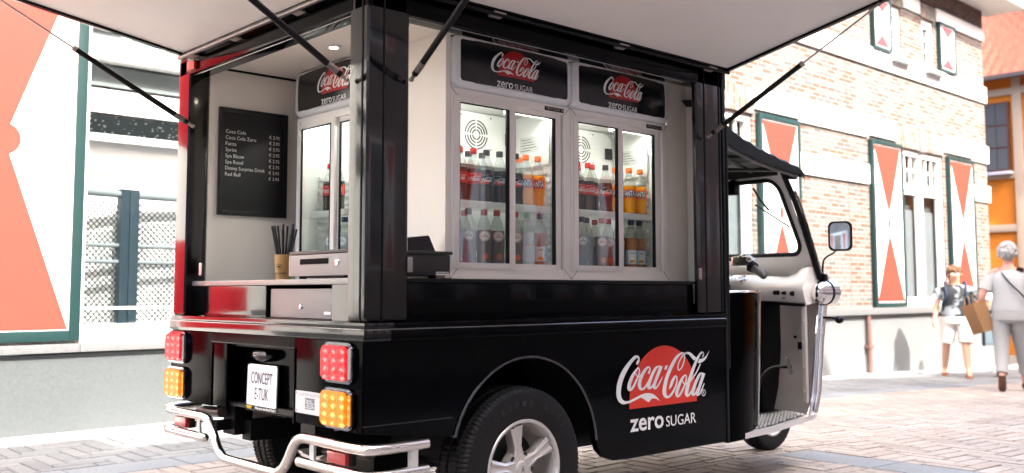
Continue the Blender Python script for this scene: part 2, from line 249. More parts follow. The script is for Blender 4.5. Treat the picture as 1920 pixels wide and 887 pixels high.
LOGO = [[[[0.114,0.482],[0.103,0.481],[0.092,0.481],[0.082,0.479],[0.075,0.478],[0.068,0.476],[0.057,0.47],[0.037,0.458],[0.013,0.443],[-0.011,0.426],[-0.035,0.408],[-0.058,0.39],[-0.079,0.371],[-0.098,0.352],[-0.115,0.332],[-0.13,0.312],[-0.143,0.291],[-0.154,0.27],[-0.163,0.249],[-0.17,0.228],[-0.175,0.206],[-0.178,0.185],[-0.18,0.165],[-0.179,0.146],[-0.176,0.128],[-0.17,0.111],[-0.16,0.096],[-0.149,0.082],[-0.136,0.072],[-0.12,0.063],[-0.106,0.056],[-0.094,0.053],[-0.083,0.052],[-0.073,0.051]],[[0.121,0.456],[0.116,0.456],[0.112,0.456],[0.107,0.455],[0.103,0.455],[0.099,0.454],[0.091,0.45],[0.076,0.441],[0.057,0.429],[0.039,0.416],[0.023,0.402],[0.008,0.387],[-0.007,0.371],[-0.022,0.354],[-0.038,0.336],[-0.052,0.318],[-0.065,0.301],[-0.076,0.284],[-0.086,0.266],[-0.095,0.247],[-0.103,0.228],[-0.109,0.209],[-0.114,0.19],[-0.117,0.17],[-0.118,0.152],[-0.116,0.136],[-0.113,0.121],[-0.107,0.108],[-0.1,0.098],[-0.091,0.091],[-0.081,0.085],[-0.071,0.081],[-0.061,0.079],[-0.05,0.076]]],[[[0.102,0.462],[0.11,0.459],[0.118,0.457],[0.123,0.456],[0.126,0.452],[0.127,0.448],[0.127,0.444],[0.124,0.44],[0.119,0.436],[0.114,0.431],[0.108,0.426],[0.103,0.421],[0.099,0.414],[0.099,0.408],[0.1,0.402],[0.103,0.397]],[[0.121,0.479],[0.128,0.475],[0.135,0.469],[0.142,0.463],[0.146,0.456],[0.147,0.449],[0.148,0.442],[0.147,0.434],[0.145,0.428],[0.143,0.421],[0.139,0.415],[0.135,0.409],[0.131,0.405],[0.127,0.402],[0.123,0.398],[0.118,0.394]]],[[[-0.05,0.076],[-0.036,0.076],[-0.022,0.076],[-0.006,0.077],[0.015,0.082],[0.039,0.088],[0.062,0.094],[0.085,0.1],[0.108,0.107],[0.131,0.113],[0.154,0.118],[0.177,0.123],[0.2,0.126],[0.222,0.128],[0.244,0.129],[0.266,0.127],[0.287,0.125],[0.308,0.121],[0.328,0.115],[0.346,0.107],[0.363,0.098],[0.381,0.087],[0.398,0.074],[0.416,0.058],[0.433,0.042]],[[-0.073,0.051],[-0.046,0.053],[-0.019,0.055],[0.005,0.058],[0.026,0.061],[0.044,0.066],[0.062,0.07],[0.081,0.075],[0.1,0.081],[0.119,0.086],[0.135,0.09],[0.15,0.094],[0.17,0.091],[0.2,0.077],[0.235,0.057],[0.265,0.045],[0.284,0.05],[0.299,0.063],[0.315,0.073],[0.334,0.074],[0.354,0.072],[0.374,0.068],[0.394,0.061],[0.413,0.052],[0.433,0.042]]],[[[0.117,0.371],[0.094,0.358],[0.07,0.343],[0.043,0.321],[0.018,0.295],[-0.004,0.266],[-0.02,0.237],[-0.029,0.211],[-0.031,0.189],[-0.021,0.173],[-0.008,0.164]],[[0.131,0.362],[0.114,0.347],[0.096,0.33],[0.076,0.307],[0.056,0.281],[0.039,0.253],[0.025,0.226],[0.02,0.204],[0.019,0.188],[0.017,0.179],[0.018,0.17]]],[[[-0.001,0.161],[0.015,0.163],[0.034,0.168],[0.053,0.181],[0.071,0.198],[0.088,0.22],[0.104,0.244],[0.121,0.267],[0.135,0.291],[0.146,0.312],[0.152,0.332],[0.151,0.348],[0.145,0.361],[0.135,0.369],[0.125,0.372]],[[-0.007,0.171],[0.004,0.176],[0.014,0.183],[0.029,0.194],[0.046,0.209],[0.063,0.229],[0.082,0.252],[0.1,0.274],[0.116,0.296],[0.127,0.317],[0.133,0.334],[0.133,0.348],[0.129,0.357],[0.125,0.36],[0.118,0.363]]],[[[0.081,0.325],[0.083,0.314],[0.088,0.303],[0.096,0.293],[0.111,0.284],[0.133,0.283],[0.156,0.288],[0.178,0.3],[0.198,0.315]],[[0.092,0.326],[0.096,0.315],[0.1,0.306],[0.107,0.298],[0.115,0.294],[0.129,0.294],[0.146,0.298],[0.163,0.309],[0.181,0.324]]],[[[0.287,0.301],[0.292,0.311],[0.297,0.322],[0.302,0.334],[0.304,0.347],[0.297,0.362],[0.278,0.373],[0.252,0.372],[0.226,0.362],[0.2,0.345],[0.175,0.323],[0.154,0.3],[0.137,0.276],[0.124,0.25],[0.116,0.225],[0.116,0.202],[0.124,0.182],[0.139,0.167],[0.163,0.158],[0.189,0.159],[0.212,0.167],[0.23,0.178],[0.247,0.193],[0.264,0.212],[0.281,0.233],[0.298,0.253],[0.315,0.272]],[[0.259,0.309],[0.266,0.319],[0.273,0.328],[0.28,0.339],[0.283,0.347],[0.279,0.356],[0.274,0.359],[0.266,0.355],[0.251,0.345],[0.233,0.328],[0.213,0.307],[0.195,0.286],[0.18,0.263],[0.169,0.24],[0.163,0.22],[0.164,0.202],[0.168,0.188],[0.169,0.18],[0.169,0.176],[0.179,0.177],[0.194,0.182],[0.209,0.19],[0.225,0.203],[0.243,0.22],[0.262,0.24],[0.281,0.259],[0.3,0.278]]],[[[0.425,0.372],[0.398,0.37],[0.367,0.361],[0.338,0.336],[0.311,0.307],[0.289,0.277],[0.271,0.249],[0.257,0.224],[0.248,0.203],[0.246,0.185],[0.254,0.169],[0.277,0.159],[0.3,0.162],[0.32,0.171],[0.34,0.187],[0.36,0.209],[0.381,0.234],[0.401,0.259],[0.422,0.285]],[[0.431,0.36],[0.41,0.355],[0.392,0.346],[0.37,0.323],[0.347,0.294],[0.328,0.265],[0.313,0.237],[0.301,0.214],[0.294,0.195],[0.289,0.182],[0.287,0.178],[0.282,0.178],[0.287,0.177],[0.301,0.184],[0.319,0.197],[0.34,0.217],[0.362,0.241],[0.384,0.266],[0.407,0.291]]],[[[0.43,0.373],[0.419,0.349],[0.406,0.324],[0.387,0.295],[0.368,0.265],[0.349,0.236],[0.335,0.21],[0.328,0.191],[0.328,0.174],[0.342,0.159],[0.37,0.153],[0.39,0.163],[0.409,0.178],[0.428,0.197],[0.447,0.219],[0.463,0.241],[0.478,0.263]],[[0.48,0.36],[0.465,0.336],[0.448,0.311],[0.427,0.282],[0.407,0.253],[0.389,0.225],[0.376,0.2],[0.371,0.185],[0.37,0.177],[0.368,0.172],[0.363,0.17],[0.374,0.174],[0.391,0.186],[0.411,0.204],[0.432,0.225],[0.451,0.246],[0.469,0.266]]],[[[0.571,0.14],[0.591,0.151],[0.611,0.165],[0.626,0.185],[0.638,0.205],[0.65,0.222],[0.662,0.238],[0.672,0.25],[0.674,0.255],[0.675,0.253],[0.68,0.241],[0.68,0.221],[0.674,0.197],[0.663,0.175],[0.646,0.152],[0.625,0.128],[0.601,0.107],[0.578,0.091],[0.557,0.082],[0.544,0.083],[0.537,0.088],[0.532,0.095],[0.527,0.107],[0.525,0.121],[0.528,0.143],[0.536,0.181],[0.55,0.223],[0.571,0.261],[0.596,0.298],[0.621,0.334],[0.648,0.367],[0.676,0.399],[0.703,0.425],[0.727,0.443],[0.749,0.455],[0.769,0.462],[0.789,0.467]],[[0.566,0.141],[0.571,0.159],[0.577,0.176],[0.587,0.196],[0.6,0.217],[0.617,0.235],[0.634,0.25],[0.651,0.262],[0.673,0.268],[0.693,0.258],[0.7,0.241],[0.701,0.219],[0.696,0.193],[0.686,0.168],[0.671,0.143],[0.651,0.118],[0.627,0.094],[0.601,0.075],[0.572,0.062],[0.54,0.058],[0.508,0.066],[0.485,0.083],[0.473,0.103],[0.469,0.124],[0.473,0.15],[0.484,0.19],[0.501,0.234],[0.523,0.274],[0.549,0.313],[0.576,0.349],[0.605,0.383],[0.636,0.415],[0.669,0.442],[0.701,0.461],[0.731,0.472],[0.757,0.479],[0.78,0.482]]],[[[0.779,0.468],[0.791,0.464],[0.8,0.459],[0.804,0.441],[0.802,0.417],[0.794,0.393],[0.781,0.369],[0.766,0.347],[0.749,0.33],[0.731,0.321],[0.722,0.319],[0.719,0.321],[0.715,0.332],[0.718,0.353],[0.728,0.376],[0.744,0.399],[0.763,0.42],[0.783,0.438],[0.803,0.451],[0.828,0.459],[0.85,0.461],[0.868,0.458],[0.884,0.451],[0.901,0.438],[0.92,0.422],[0.941,0.406],[0.962,0.391]],[[0.79,0.481],[0.806,0.475],[0.819,0.462],[0.822,0.441],[0.82,0.415],[0.812,0.39],[0.8,0.364],[0.783,0.341],[0.763,0.323],[0.742,0.311],[0.719,0.307],[0.702,0.317],[0.697,0.333],[0.701,0.355],[0.711,0.38],[0.728,0.404],[0.748,0.426],[0.768,0.445],[0.79,0.461],[0.816,0.473],[0.846,0.48],[0.877,0.479],[0.908,0.471],[0.935,0.457],[0.958,0.442],[0.981,0.428],[1.005,0.415]]],[[[0.818,0.267],[0.792,0.259],[0.766,0.246],[0.739,0.222],[0.714,0.195],[0.693,0.166],[0.677,0.139],[0.664,0.116],[0.658,0.095],[0.664,0.076],[0.674,0.062]],[[0.83,0.257],[0.81,0.246],[0.792,0.233],[0.773,0.21],[0.753,0.182],[0.736,0.154],[0.721,0.127],[0.711,0.106],[0.705,0.09],[0.704,0.078],[0.705,0.065]]],[[[0.682,0.055],[0.704,0.055],[0.73,0.062],[0.757,0.084],[0.782,0.112],[0.804,0.14],[0.823,0.169],[0.837,0.196],[0.845,0.219],[0.847,0.238],[0.843,0.253],[0.833,0.262],[0.822,0.267]],[[0.678,0.064],[0.693,0.069],[0.707,0.076],[0.731,0.096],[0.758,0.122],[0.781,0.148],[0.802,0.175],[0.816,0.2],[0.825,0.222],[0.828,0.239],[0.826,0.251],[0.821,0.255],[0.813,0.259]]],[[[0.77,0.212],[0.775,0.197],[0.783,0.182],[0.8,0.171],[0.824,0.167],[0.845,0.174],[0.863,0.185],[0.876,0.194],[0.887,0.204]],[[0.782,0.214],[0.789,0.199],[0.797,0.188],[0.809,0.181],[0.819,0.179],[0.833,0.184],[0.85,0.193],[0.864,0.201],[0.877,0.209]]],[[[1.084,0.476],[1.064,0.467],[1.041,0.454],[1.015,0.432],[0.989,0.405],[0.964,0.374],[0.939,0.341],[0.914,0.303],[0.89,0.265],[0.865,0.227],[0.843,0.19],[0.826,0.153],[0.814,0.121],[0.807,0.1],[0.807,0.082],[0.818,0.063],[0.845,0.047],[0.874,0.055],[0.893,0.069],[0.909,0.085],[0.924,0.103]],[[1.098,0.466],[1.083,0.455],[1.067,0.443],[1.046,0.421],[1.024,0.394],[1.002,0.363],[0.98,0.329],[0.958,0.292],[0.936,0.253],[0.914,0.215],[0.894,0.178],[0.88,0.142],[0.869,0.111],[0.862,0.092],[0.86,0.081],[0.858,0.07],[0.85,0.067],[0.855,0.069],[0.872,0.079],[0.889,0.094],[0.906,0.11]]],[[[1.082,0.464],[1.095,0.463],[1.103,0.461],[1.106,0.454],[1.105,0.443],[1.098,0.432],[1.089,0.42]],[[1.085,0.475],[1.1,0.472],[1.116,0.466],[1.122,0.454],[1.121,0.441],[1.112,0.428],[1.101,0.416]]],[[[1.055,0.362],[1.037,0.338],[1.018,0.314],[0.997,0.29],[0.972,0.267],[0.943,0.243],[0.915,0.222],[0.897,0.207],[0.881,0.194]],[[1.069,0.357],[1.053,0.333],[1.035,0.309],[1.014,0.284],[0.99,0.259],[0.961,0.235],[0.934,0.213],[0.915,0.199],[0.898,0.186]]],[[[1.104,0.266],[1.078,0.272],[1.044,0.269],[1.013,0.246],[0.986,0.217],[0.961,0.185],[0.939,0.153],[0.918,0.125],[0.904,0.099],[0.903,0.077],[0.916,0.058],[0.949,0.051],[0.974,0.06],[0.997,0.08],[1.023,0.108],[1.05,0.146],[1.075,0.185],[1.093,0.217],[1.108,0.247]],[[1.099,0.252],[1.079,0.254],[1.067,0.252],[1.048,0.233],[1.026,0.204],[1.004,0.172],[0.984,0.14],[0.968,0.112],[0.957,0.089],[0.952,0.075],[0.949,0.071],[0.941,0.071],[0.953,0.073],[0.976,0.09],[1.002,0.116],[1.031,0.151],[1.058,0.19],[1.077,0.221],[1.093,0.25]]],[[[1.087,0.269],[1.075,0.244],[1.061,0.216],[1.039,0.178],[1.016,0.14],[0.994,0.111],[0.979,0.087],[0.979,0.065],[0.999,0.047],[1.03,0.049],[1.053,0.062],[1.073,0.085],[1.093,0.112],[1.109,0.137],[1.125,0.163]],[[1.137,0.258],[1.124,0.232],[1.108,0.204],[1.085,0.166],[1.062,0.127],[1.044,0.097],[1.031,0.075],[1.024,0.064],[1.015,0.065],[1.016,0.064],[1.034,0.071],[1.055,0.092],[1.076,0.118],[1.096,0.142],[1.115,0.166]]],[[[1.049,0.408],[1.062,0.404],[1.079,0.403],[1.105,0.408],[1.132,0.417],[1.153,0.429],[1.173,0.443],[1.19,0.46],[1.207,0.477]],[[1.018,0.367],[1.033,0.366],[1.052,0.366],[1.077,0.368],[1.104,0.375],[1.133,0.388],[1.161,0.408],[1.184,0.44],[1.207,0.475]]],[[[0.516,0.366],[0.556,0.369]],[[0.497,0.329],[0.536,0.33]]]]
def logo(mb, M, s, lift=.0004, wrap=None):
    for i, (a, b) in enumerate(LOGO):
        t = bmesh.new(); z = lift+i*.00004
        va = [t.verts.new((x*s, y*s, z)) for x, y in a]; vb = [t.verts.new((x*s, y*s, z)) for x, y in b]
        for k in range(len(va)-1):
            try: t.faces.new((va[k], va[k+1], vb[k+1], vb[k]))
            except ValueError: pass
        if wrap:
            for v in t.verts: v.co = wrap(v.co)
        mb.add(t, M)
def dome(s):
    p = [(0, 0), (s, 0)]
    for k in range(25): a = math.pi*k/24; p.append((s*(.5+.5*math.cos(a)), s*(.055+.5*math.sin(a))))
    return p
def cokesign(parent, M, s, redmat, lift=.0006):
    mb = MB(); mb.prism(dome(s), 0, lift, M); mb.obj('red_disc', redmat, parent)
    mb = MB(); logo(mb, M, s, lift+.0003)
    ring = [(s*(1.109+.034*math.cos(a)), s*(.072+.034*math.sin(a))) for a in [2*math.pi*k/20 for k in range(20)]]
    rin = [(s*(1.109+.026*math.cos(a)), s*(.072+.026*math.sin(a))) for a in [2*math.pi*k/20 for k in range(20)]]
    t = bmesh.new(); A = [t.verts.new((x, y, lift)) for x, y in ring]; B = [t.verts.new((x, y, lift)) for x, y in rin]
    for k in range(20): t.faces.new((A[k], A[(k+1) % 20], B[(k+1) % 20], B[k]))
    mb.add(t, M)
    text(mb, 'R', M, s*1.096, s*1.122, s*.055, s*.089, ext=lift)
    text(mb, 'zero', M, s*.005, s*.485, -s*.208, -s*.092, bold=.018, ext=lift)
    text(mb, 'SUGAR', M, s*.52, s*.98, -s*.205, -s*.105, bold=.006, ext=lift)
    mb.obj('lettering', LOGOW, parent, norm=False)

# ------------------------------------------------------------------ ground and paving
def gz(x): return -.03*min(max(x-3, 0), 22)
M_SAND = mat('joint_sand', (.07, .06, .05), .95, bump=.5, bscale=200)
M_STONE = mat('kerb_stone', (.55, .53, .50), .7, bump=.3, bscale=60, vary=.08, vscale=3)
def paver_mat(name, attr='tone'):
    m = bpy.data.materials.new(name); m.use_nodes = True; N = m.node_tree; L = N.links; b = N.nodes['Principled BSDF']
    a = N.nodes.new('ShaderNodeAttribute'); a.attribute_name = attr
    tc = N.nodes.new('ShaderNodeTexCoord'); n = N.nodes.new('ShaderNodeTexNoise'); n.inputs['Scale'].default_value = 45; n.inputs['Detail'].default_value = 8
    L.new(tc.outputs['Object'], n.inputs['Vector'])
    n2 = N.nodes.new('ShaderNodeTexNoise'); n2.inputs['Scale'].default_value = .9; n2.inputs['Detail'].default_value = 5
    L.new(tc.outputs['Object'], n2.inputs['Vector'])
    ad = N.nodes.new('ShaderNodeMath'); ad.operation = 'MULTIPLY_ADD'; ad.inputs[1].default_value = .5; L.new(n.outputs[0], ad.inputs[0])
    m2 = N.nodes.new('ShaderNodeMath'); m2.operation = 'MULTIPLY'; m2.inputs[1].default_value = .5; L.new(n2.outputs[0], m2.inputs[0]); L.new(m2.outputs[0], ad.inputs[2])
    r = N.nodes.new('ShaderNodeMapRange'); r.inputs['From Min'].default_value = .3; r.inputs['From Max'].default_value = .7; r.inputs['To Min'].default_value = .60; r.inputs['To Max'].default_value = 1.25
    L.new(ad.outputs[0], r.inputs['Value'])
    v = N.nodes.new('ShaderNodeVectorMath'); v.operation = 'SCALE'; L.new(a.outputs['Color'], v.inputs[0]); L.new(r.outputs[0], v.inputs['Scale'])
    L.new(v.outputs[0], b.inputs['Base Color']); b.inputs['Roughness'].default_value = .6
    bp = N.nodes.new('ShaderNodeBump'); bp.inputs['Strength'].default_value = .5; bp.inputs['Distance'].default_value = .002
    L.new(n.outputs[0], bp.inputs['Height']); L.new(bp.outputs[0], b.inputs['Normal']); return m
M_PAVE = paver_mat('brick_pavers')
g = MB()
xs = [-120, 3, 25, 160]
g.sheet([[(x, y, gz(x)-.010) for y in (-120, 160)] for x in xs]); g.obj('ground', M_SAND, kind='structure', norm=False)

def make_paving():
    V = []; Fc = []; C = []
    def brick(x0, x1, y0, y1, zone):
        (X0, X1, Y0, Y1), pal = zone
        x0, x1, y0, y1 = max(x0, X0), min(x1, X1), max(y0, Y0), min(y1, Y1)
        if x1-x0 < .02 or y1-y0 < .02: return
        g_ = .0045; x0 += g_; x1 -= g_; y0 += g_; y1 -= g_; c = .004
        h = random.uniform(-.0022, .0018); n = len(V)
        for (a, b_, dz) in ((x0, y0, -.008), (x1, y0, -.008), (x1, y1, -.008), (x0, y1, -.008)): V.append((a, b_, gz(a)+dz))
        for (a, b_) in ((x0+c, y0+c), (x1-c, y0+c), (x1-c, y1-c), (x0+c, y1-c)): V.append((a, b_, gz(a)+h))
        Fc.append((n+4, n+5, n+6, n+7))
        for k in range(4): Fc.append((n+k, n+(k+1) % 4, n+4+(k+1) % 4, n+4+k))
        base = random.choice(pal); t = random.uniform(.92, 1.08)
        C.extend([tuple(ch*t for ch in base)+(1,)]*8)
    def herring(zone, Wd=.1, n=3):
        (X0, X1, Y0, Y1), pal = zone
        i0, i1 = int(X0/Wd)-4, int(X1/Wd)+4; j0, j1 = int(Y0/Wd)-4, int(Y1/Wd)+4
        for j in range(j0, j1):
            for i in range(i0, i1):
                d = (i-j) % (2*n)
                if d == 0: brick(i*Wd, (i+n)*Wd, j*Wd, (j+1)*Wd, zone)
                if d == 2*n-1: brick(i*Wd, (i+1)*Wd, j*Wd, (j+n)*Wd, zone)
    def course(zone, lx, ly, off=0):
        (X0, X1, Y0, Y1), pal = zone
        y = Y0; r = 0
        while y < Y1-.001:
            x = X0-(off*lx if r % 2 else 0)
            while x < X1: brick(x, x+lx, y, y+ly, zone); x += lx
            y += ly; r += 1
    pink = [(.31, .268, .235), (.325, .283, .25), (.295, .255, .222), (.315, .276, .248), (.28, .236, .20)]
    grey = [(.17, .18, .185), (.195, .205, .205), (.155, .165, .17), (.18, .19, .19)]
    slab = [(.17, .19, .21), (.185, .205, .22)]
    herring(((-3, 22, .72, 2.6), pink)); herring(((-3, 3.33, -3.6, .6), pink)); herring(((3.69, 22, -3.6, .6), pink))
    course(((-3, 22, .6, .66), pink), .25, .06, .5); course(((-3, 22, .66, .72), pink), .25, .06, .5)
    course(((3.33, 3.69, -3.6, .6), slab), .36, .6)
    course(((-3, 22, 2.6, 2.9), slab), .6, .3); herring(((-3, 22, 2.9, 4.14), grey)); course(((-3, 22, 4.14, 4.24), pink), .1, .1)
    me = bpy.data.meshes.new('paving'); me.from_pydata(V, [], Fc); ca = me.color_attributes.new('tone', 'FLOAT_COLOR', 'POINT')
    ca.data.foreach_set('color', [c for q in C for c in q]); me.materials.append(M_PAVE)
    o = bpy.data.objects.new('paving', me); COL.objects.link(o); o['kind'] = 'structure'
make_paving()

# ------------------------------------------------------------------ the sunny facade behind (own frame: x along the wall, y into it)
MW = Matrix.Translation((-1.90152, 4.30852, 0)) @ Matrix.Rotation(rad(.8), 4, 'Z')
def wz(t): return gz(t-1.9)
def brick_mat(name, light, dark, grey, mortar, sw=.215, sh=.065, vertical=False):
    m = bpy.data.materials.new(name); m.use_nodes = True; N = m.node_tree; L = N.links; b = N.nodes['Principled BSDF']
    tc = N.nodes.new('ShaderNodeTexCoord'); mp = N.nodes.new('ShaderNodeMapping'); mp.inputs['Rotation'].default_value = (rad(90), 0, rad(90) if vertical else 0)
    sx = N.nodes.new('ShaderNodeSeparateXYZ'); cx = N.nodes.new('ShaderNodeCombineXYZ'); L.new(tc.outputs['Object'], sx.inputs[0])
    L.new(sx.outputs[2 if vertical else 0], cx.inputs[0]); L.new(sx.outputs[0 if vertical else 2], cx.inputs[1])
    br = N.nodes.new('ShaderNodeTexBrick'); br.inputs['Scale'].default_value = 1; br.inputs['Brick Width'].default_value = sw; br.inputs['Row Height'].default_value = sh
    br.inputs['Mortar Size'].default_value = .009; br.inputs['Mortar Smooth'].default_value = .3; br.inputs['Bias'].default_value = 0
    br.inputs['Color1'].default_value = (0, 0, 0, 1); br.inputs['Color2'].default_value = (1, 1, 1, 1)
    L.new(cx.outputs[0], br.inputs['Vector'])
    cr = N.nodes.new('ShaderNodeValToRGB'); e = cr.color_ramp; e.interpolation = 'CONSTANT'
    e.elements[0].color = (*light, 1); e.elements[0].position = 0
    e.elements[1].color = (*dark, 1); e.elements[1].position = .55
    q = e.elements.new(.78); q.color = (*grey, 1); q = e.elements.new(.9); q.color = (*[c*.8 for c in light], 1)
    L.new(br.outputs['Color'], cr.inputs[0])
    mx = N.nodes.new('ShaderNodeMix'); mx.data_type = 'RGBA'; L.new(br.outputs['Fac'], mx.inputs[0]); L.new(cr.outputs[0], mx.inputs[6]); mx.inputs[7].default_value = (*mortar, 1)
    n = N.nodes.new('ShaderNodeTexNoise'); n.inputs['Scale'].default_value = 25; n.inputs['Detail'].default_value = 6; L.new(tc.outputs['Object'], n.inputs['Vector'])
    r = N.nodes.new('ShaderNodeMapRange'); r.inputs['From Min'].default_value = .35; r.inputs['From Max'].default_value = .65; r.inputs['To Min'].default_value = .7; r.inputs['To Max'].default_value = 1.25
    L.new(n.outputs[0], r.inputs['Value']); v = N.nodes.new('ShaderNodeVectorMath'); v.operation = 'SCALE'; L.new(mx.outputs[2], v.inputs[0]); L.new(r.outputs[0], v.inputs['Scale'])
    L.new(v.outputs[0], b.inputs['Base Color']); b.inputs['Roughness'].default_value = .85
    bp = N.nodes.new('ShaderNodeBump'); bp.invert = True; bp.inputs['Distance'].default_value = .006; L.new(br.outputs['Fac'], bp.inputs['Height']); L.new(bp.outputs[0], b.inputs['Normal'])
    return m
M_BRICK = brick_mat('facade_brick', (.165, .132, .118), (.135, .070, .046), (.10, .093, .092), (.25, .235, .22))
M_SOLD = brick_mat('soldier_brick', (.20, .165, .14), (.15, .075, .04), (.11, .10, .09), (.28, .265, .245), vertical=True)
M_BRKD = brick_mat('eaves_shadow_brick', (.12, .06, .04), (.08, .035, .025), (.06, .05, .05), (.15, .13, .12))  # frieze brick, its colour darkened for the shadow under the eaves
M_BAND = mat('white_band', (.80, .79, .77), .8, bump=.2, bscale=40, vary=.03)
M_PLASTER = mat('white_plaster', (.76, .76, .74), .85, bump=.3, bscale=80, vary=.03)
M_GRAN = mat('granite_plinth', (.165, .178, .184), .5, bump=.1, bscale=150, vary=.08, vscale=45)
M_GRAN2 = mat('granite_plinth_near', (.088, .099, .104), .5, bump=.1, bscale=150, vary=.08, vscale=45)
M_LEDGE = mat('granite_ledge', (.145, .15, .155), .5, bump=.1, bscale=120, vary=.12, vscale=40)
M_FRAME = mat('window_paint', (.78, .78, .76), .4)
M_TEAL = mat('teal_paint', (.010, .034, .034), .4, bump=.1, bscale=80)
M_REDS = mat('shutter_red', (.30, .048, .033), .45, bump=.1, bscale=60, vary=.05)
M_PINKS = mat('shutter_pink', (.20, .045, .05), .5, vary=.05)
M_WHITES = mat('shutter_white', (.80, .79, .77), .45, bump=.05)
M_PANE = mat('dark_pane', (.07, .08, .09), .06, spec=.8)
M_CURT = mat('curtain', (.13, .15, .165), .9, bump=.4, bscale=20)
M_COPPER = mat('red_pipe', (.16, .085, .07), .5)
M_GREYW = mat('grey_fascia', (.36, .39, .39), .6)
WGLASS = glass('window_glass', (.93, .95, .95), lo=.03, hi=.8)

def wall(mb, x0, x1, z0, z1, holes, y=0, depth=.22):
    X = sorted({x0, x1, *[h[0] for h in holes], *[h[1] for h in holes]}); Z = sorted({z0, z1, *[h[2] for h in holes], *[h[3] for h in holes]})
    for a, b in zip(X, X[1:]):
        for c, d in zip(Z, Z[1:]):
            if any(h[0] <= a and b <= h[1] and h[2] <= c and d <= h[3] for h in holes): continue
            mb.quad((a, y, c), (b, y, c), (b, y, d), (a, y, d))
    for a, b, c, d in holes:
        for p, q in (((a, c), (a, d)), ((b, c), (b, d)), ((a, c), (b, c)), ((a, d), (b, d))):
            mb.quad((p[0], y, p[1]), (q[0], y, q[1]), (q[0], y+depth, q[1]), (p[0], y+depth, p[1]))
    for p, q in (((x0, z0), (x0, z1)), ((x1, z0), (x1, z1)), ((x0, z1), (x1, z1))):
        mb.quad((p[0], y, p[1]), (q[0], y, q[1]), (q[0], y+6, q[1]), (p[0], y+6, p[1]))
    mb.quad((x0, y+6, z0), (x1, y+6, z0), (x1, y+6, z1), (x0, y+6, z1))
def P(root, mb, name, m, parent=None, **k): return local(root, mb).obj(name, m, parent or root, **k)

def shutter(root, x0, x1, z0, z1, small=False, parent_label=None):
    y0 = -.075; fw = .065 if not small else .045
    m = MB(); m.box(x0+fw, x1-fw, y0+.015, -.01, z0+fw, z1-fw)
    s = P(root, m, 'shutter', M_WHITES, label=parent_label)
    m = MB()
    m.box(x0, x0+fw, y0, -.008, z0, z1, .004); m.box(x1-fw, x1, y0, -.008, z0, z1, .004)
    m.box(x0+fw, x1-fw, y0, -.008, z0, z0+fw, .004); m.box(x0+fw, x1-fw, y0, -.008, z1-fw, z1, .004)
    P(root, m, 'shutter_frame', M_TEAL, s)
    cx, cz = (x0+x1)/2, (z0+z1)/2; a0, a1 = x0+fw+.008, x1-fw-.008; b0, b1 = z0+fw+.02, z1-fw-.02
    T = Matrix(((1, 0, 0, 0), (0, 0, -1, y0+.0135), (0, 1, 0, 0), (0, 0, 0, 1)))
    m = MB(); gap = .13 if not small else .2*(z1-z0)
    RM = M_PINKS if small else M_REDS
    m.prism([(a0, b0), (a1, b0), (cx, cz-gap)], 0, .003, T); P(root, m, 'painted_triangle', RM, s); m = MB(); m.prism([(a0, b1), (cx, cz+gap), (a1, b1)], 0, .003, T); P(root, m, 'painted_triangle', RM, s)
    m = MB()
    if not small: m.prism([(cx+.045*math.cos(k*math.pi/8)*(x1-x0), cz+.085*math.sin(k*math.pi/8)) for k in range(16)], 0, .003, T); P(root, m, 'painted_oval', RM, s)
    return s
def bigshutter(root, x0, x1, z0, z1):
    """the near one: the hourglass is a single shape with a round waist"""
    y0 = -.075; fw = .07
    m = MB(); m.box(x0+fw, x1-fw, y0+.015, -.01, z0+fw, z1-fw); s = P(root, m, 'shutter', M_WHITES)
    m = MB()
    m.box(x0, x0+fw, y0, -.008, z0, z1, .004); m.box(x1-fw, x1, y0, -.008, z0, z1, .004)
    m.box(x0+fw, x1-fw, y0, -.008, z0, z0+fw, .004); m.box(x0+fw, x1-fw, y0, -.008, z1-fw, z1, .004)
    P(root, m, 'shutter_frame', M_TEAL, s)
    cx, cz = (x0+x1)/2, 1.975; T = Matrix(((1, 0, 0, 0), (0, 0, -1, y0+.0135), (0, 1, 0, 0), (0, 0, 0, 1)))
    a1 = x1-fw-.01; a0 = x0+fw+.01; m = MB()
    R = [(cx+.028, cz-.1), (a1, z0+fw+.01)]; pts = [(a0, z0+fw+.01), (a1, z0+fw+.01)]
    pts += [(cx+.105*math.cos(a), cz+.105*math.sin(a)) for a in [rad(-70+k*14) for k in range(11)]]
    pts += [(a1, z1-fw-.01), (a0, z1-fw-.01)]
    pts += [(cx+.105*math.cos(a), cz+.105*math.sin(a)) for a in [rad(110+k*14) for k in range(11)]]
    m.prism(pts, 0, .003, T); P(root, m, 'painted_hourglass', M_REDS, s); return s
def bars(m, x0, x1, z0, z1, nx, nz, w=.022, y0=.06, y1=.09):
    for k in range(1, nx): x = x0+(x1-x0)*k/nx; m.box(x-w/2, x+w/2, y0, y1, z0, z1)
    for k in range(1, nz): z = z0+(z1-z0)*k/nz; m.box(x0, x1, y0+.003, y1-.003, z-w/2, z+w/2)
def frame(m, x0, x1, z0, z1, w, y0=.03, y1=.12, bev=.004):
    m.box(x0, x0+w, y0, y1, z0, z1, bev); m.box(x1-w, x1, y0, y1, z0, z1, bev)
    m.box(x0+w, x1-w, y0, y1, z0, z0+w, bev); m.box(x0+w, x1-w, y0, y1, z1-w, z1, bev)
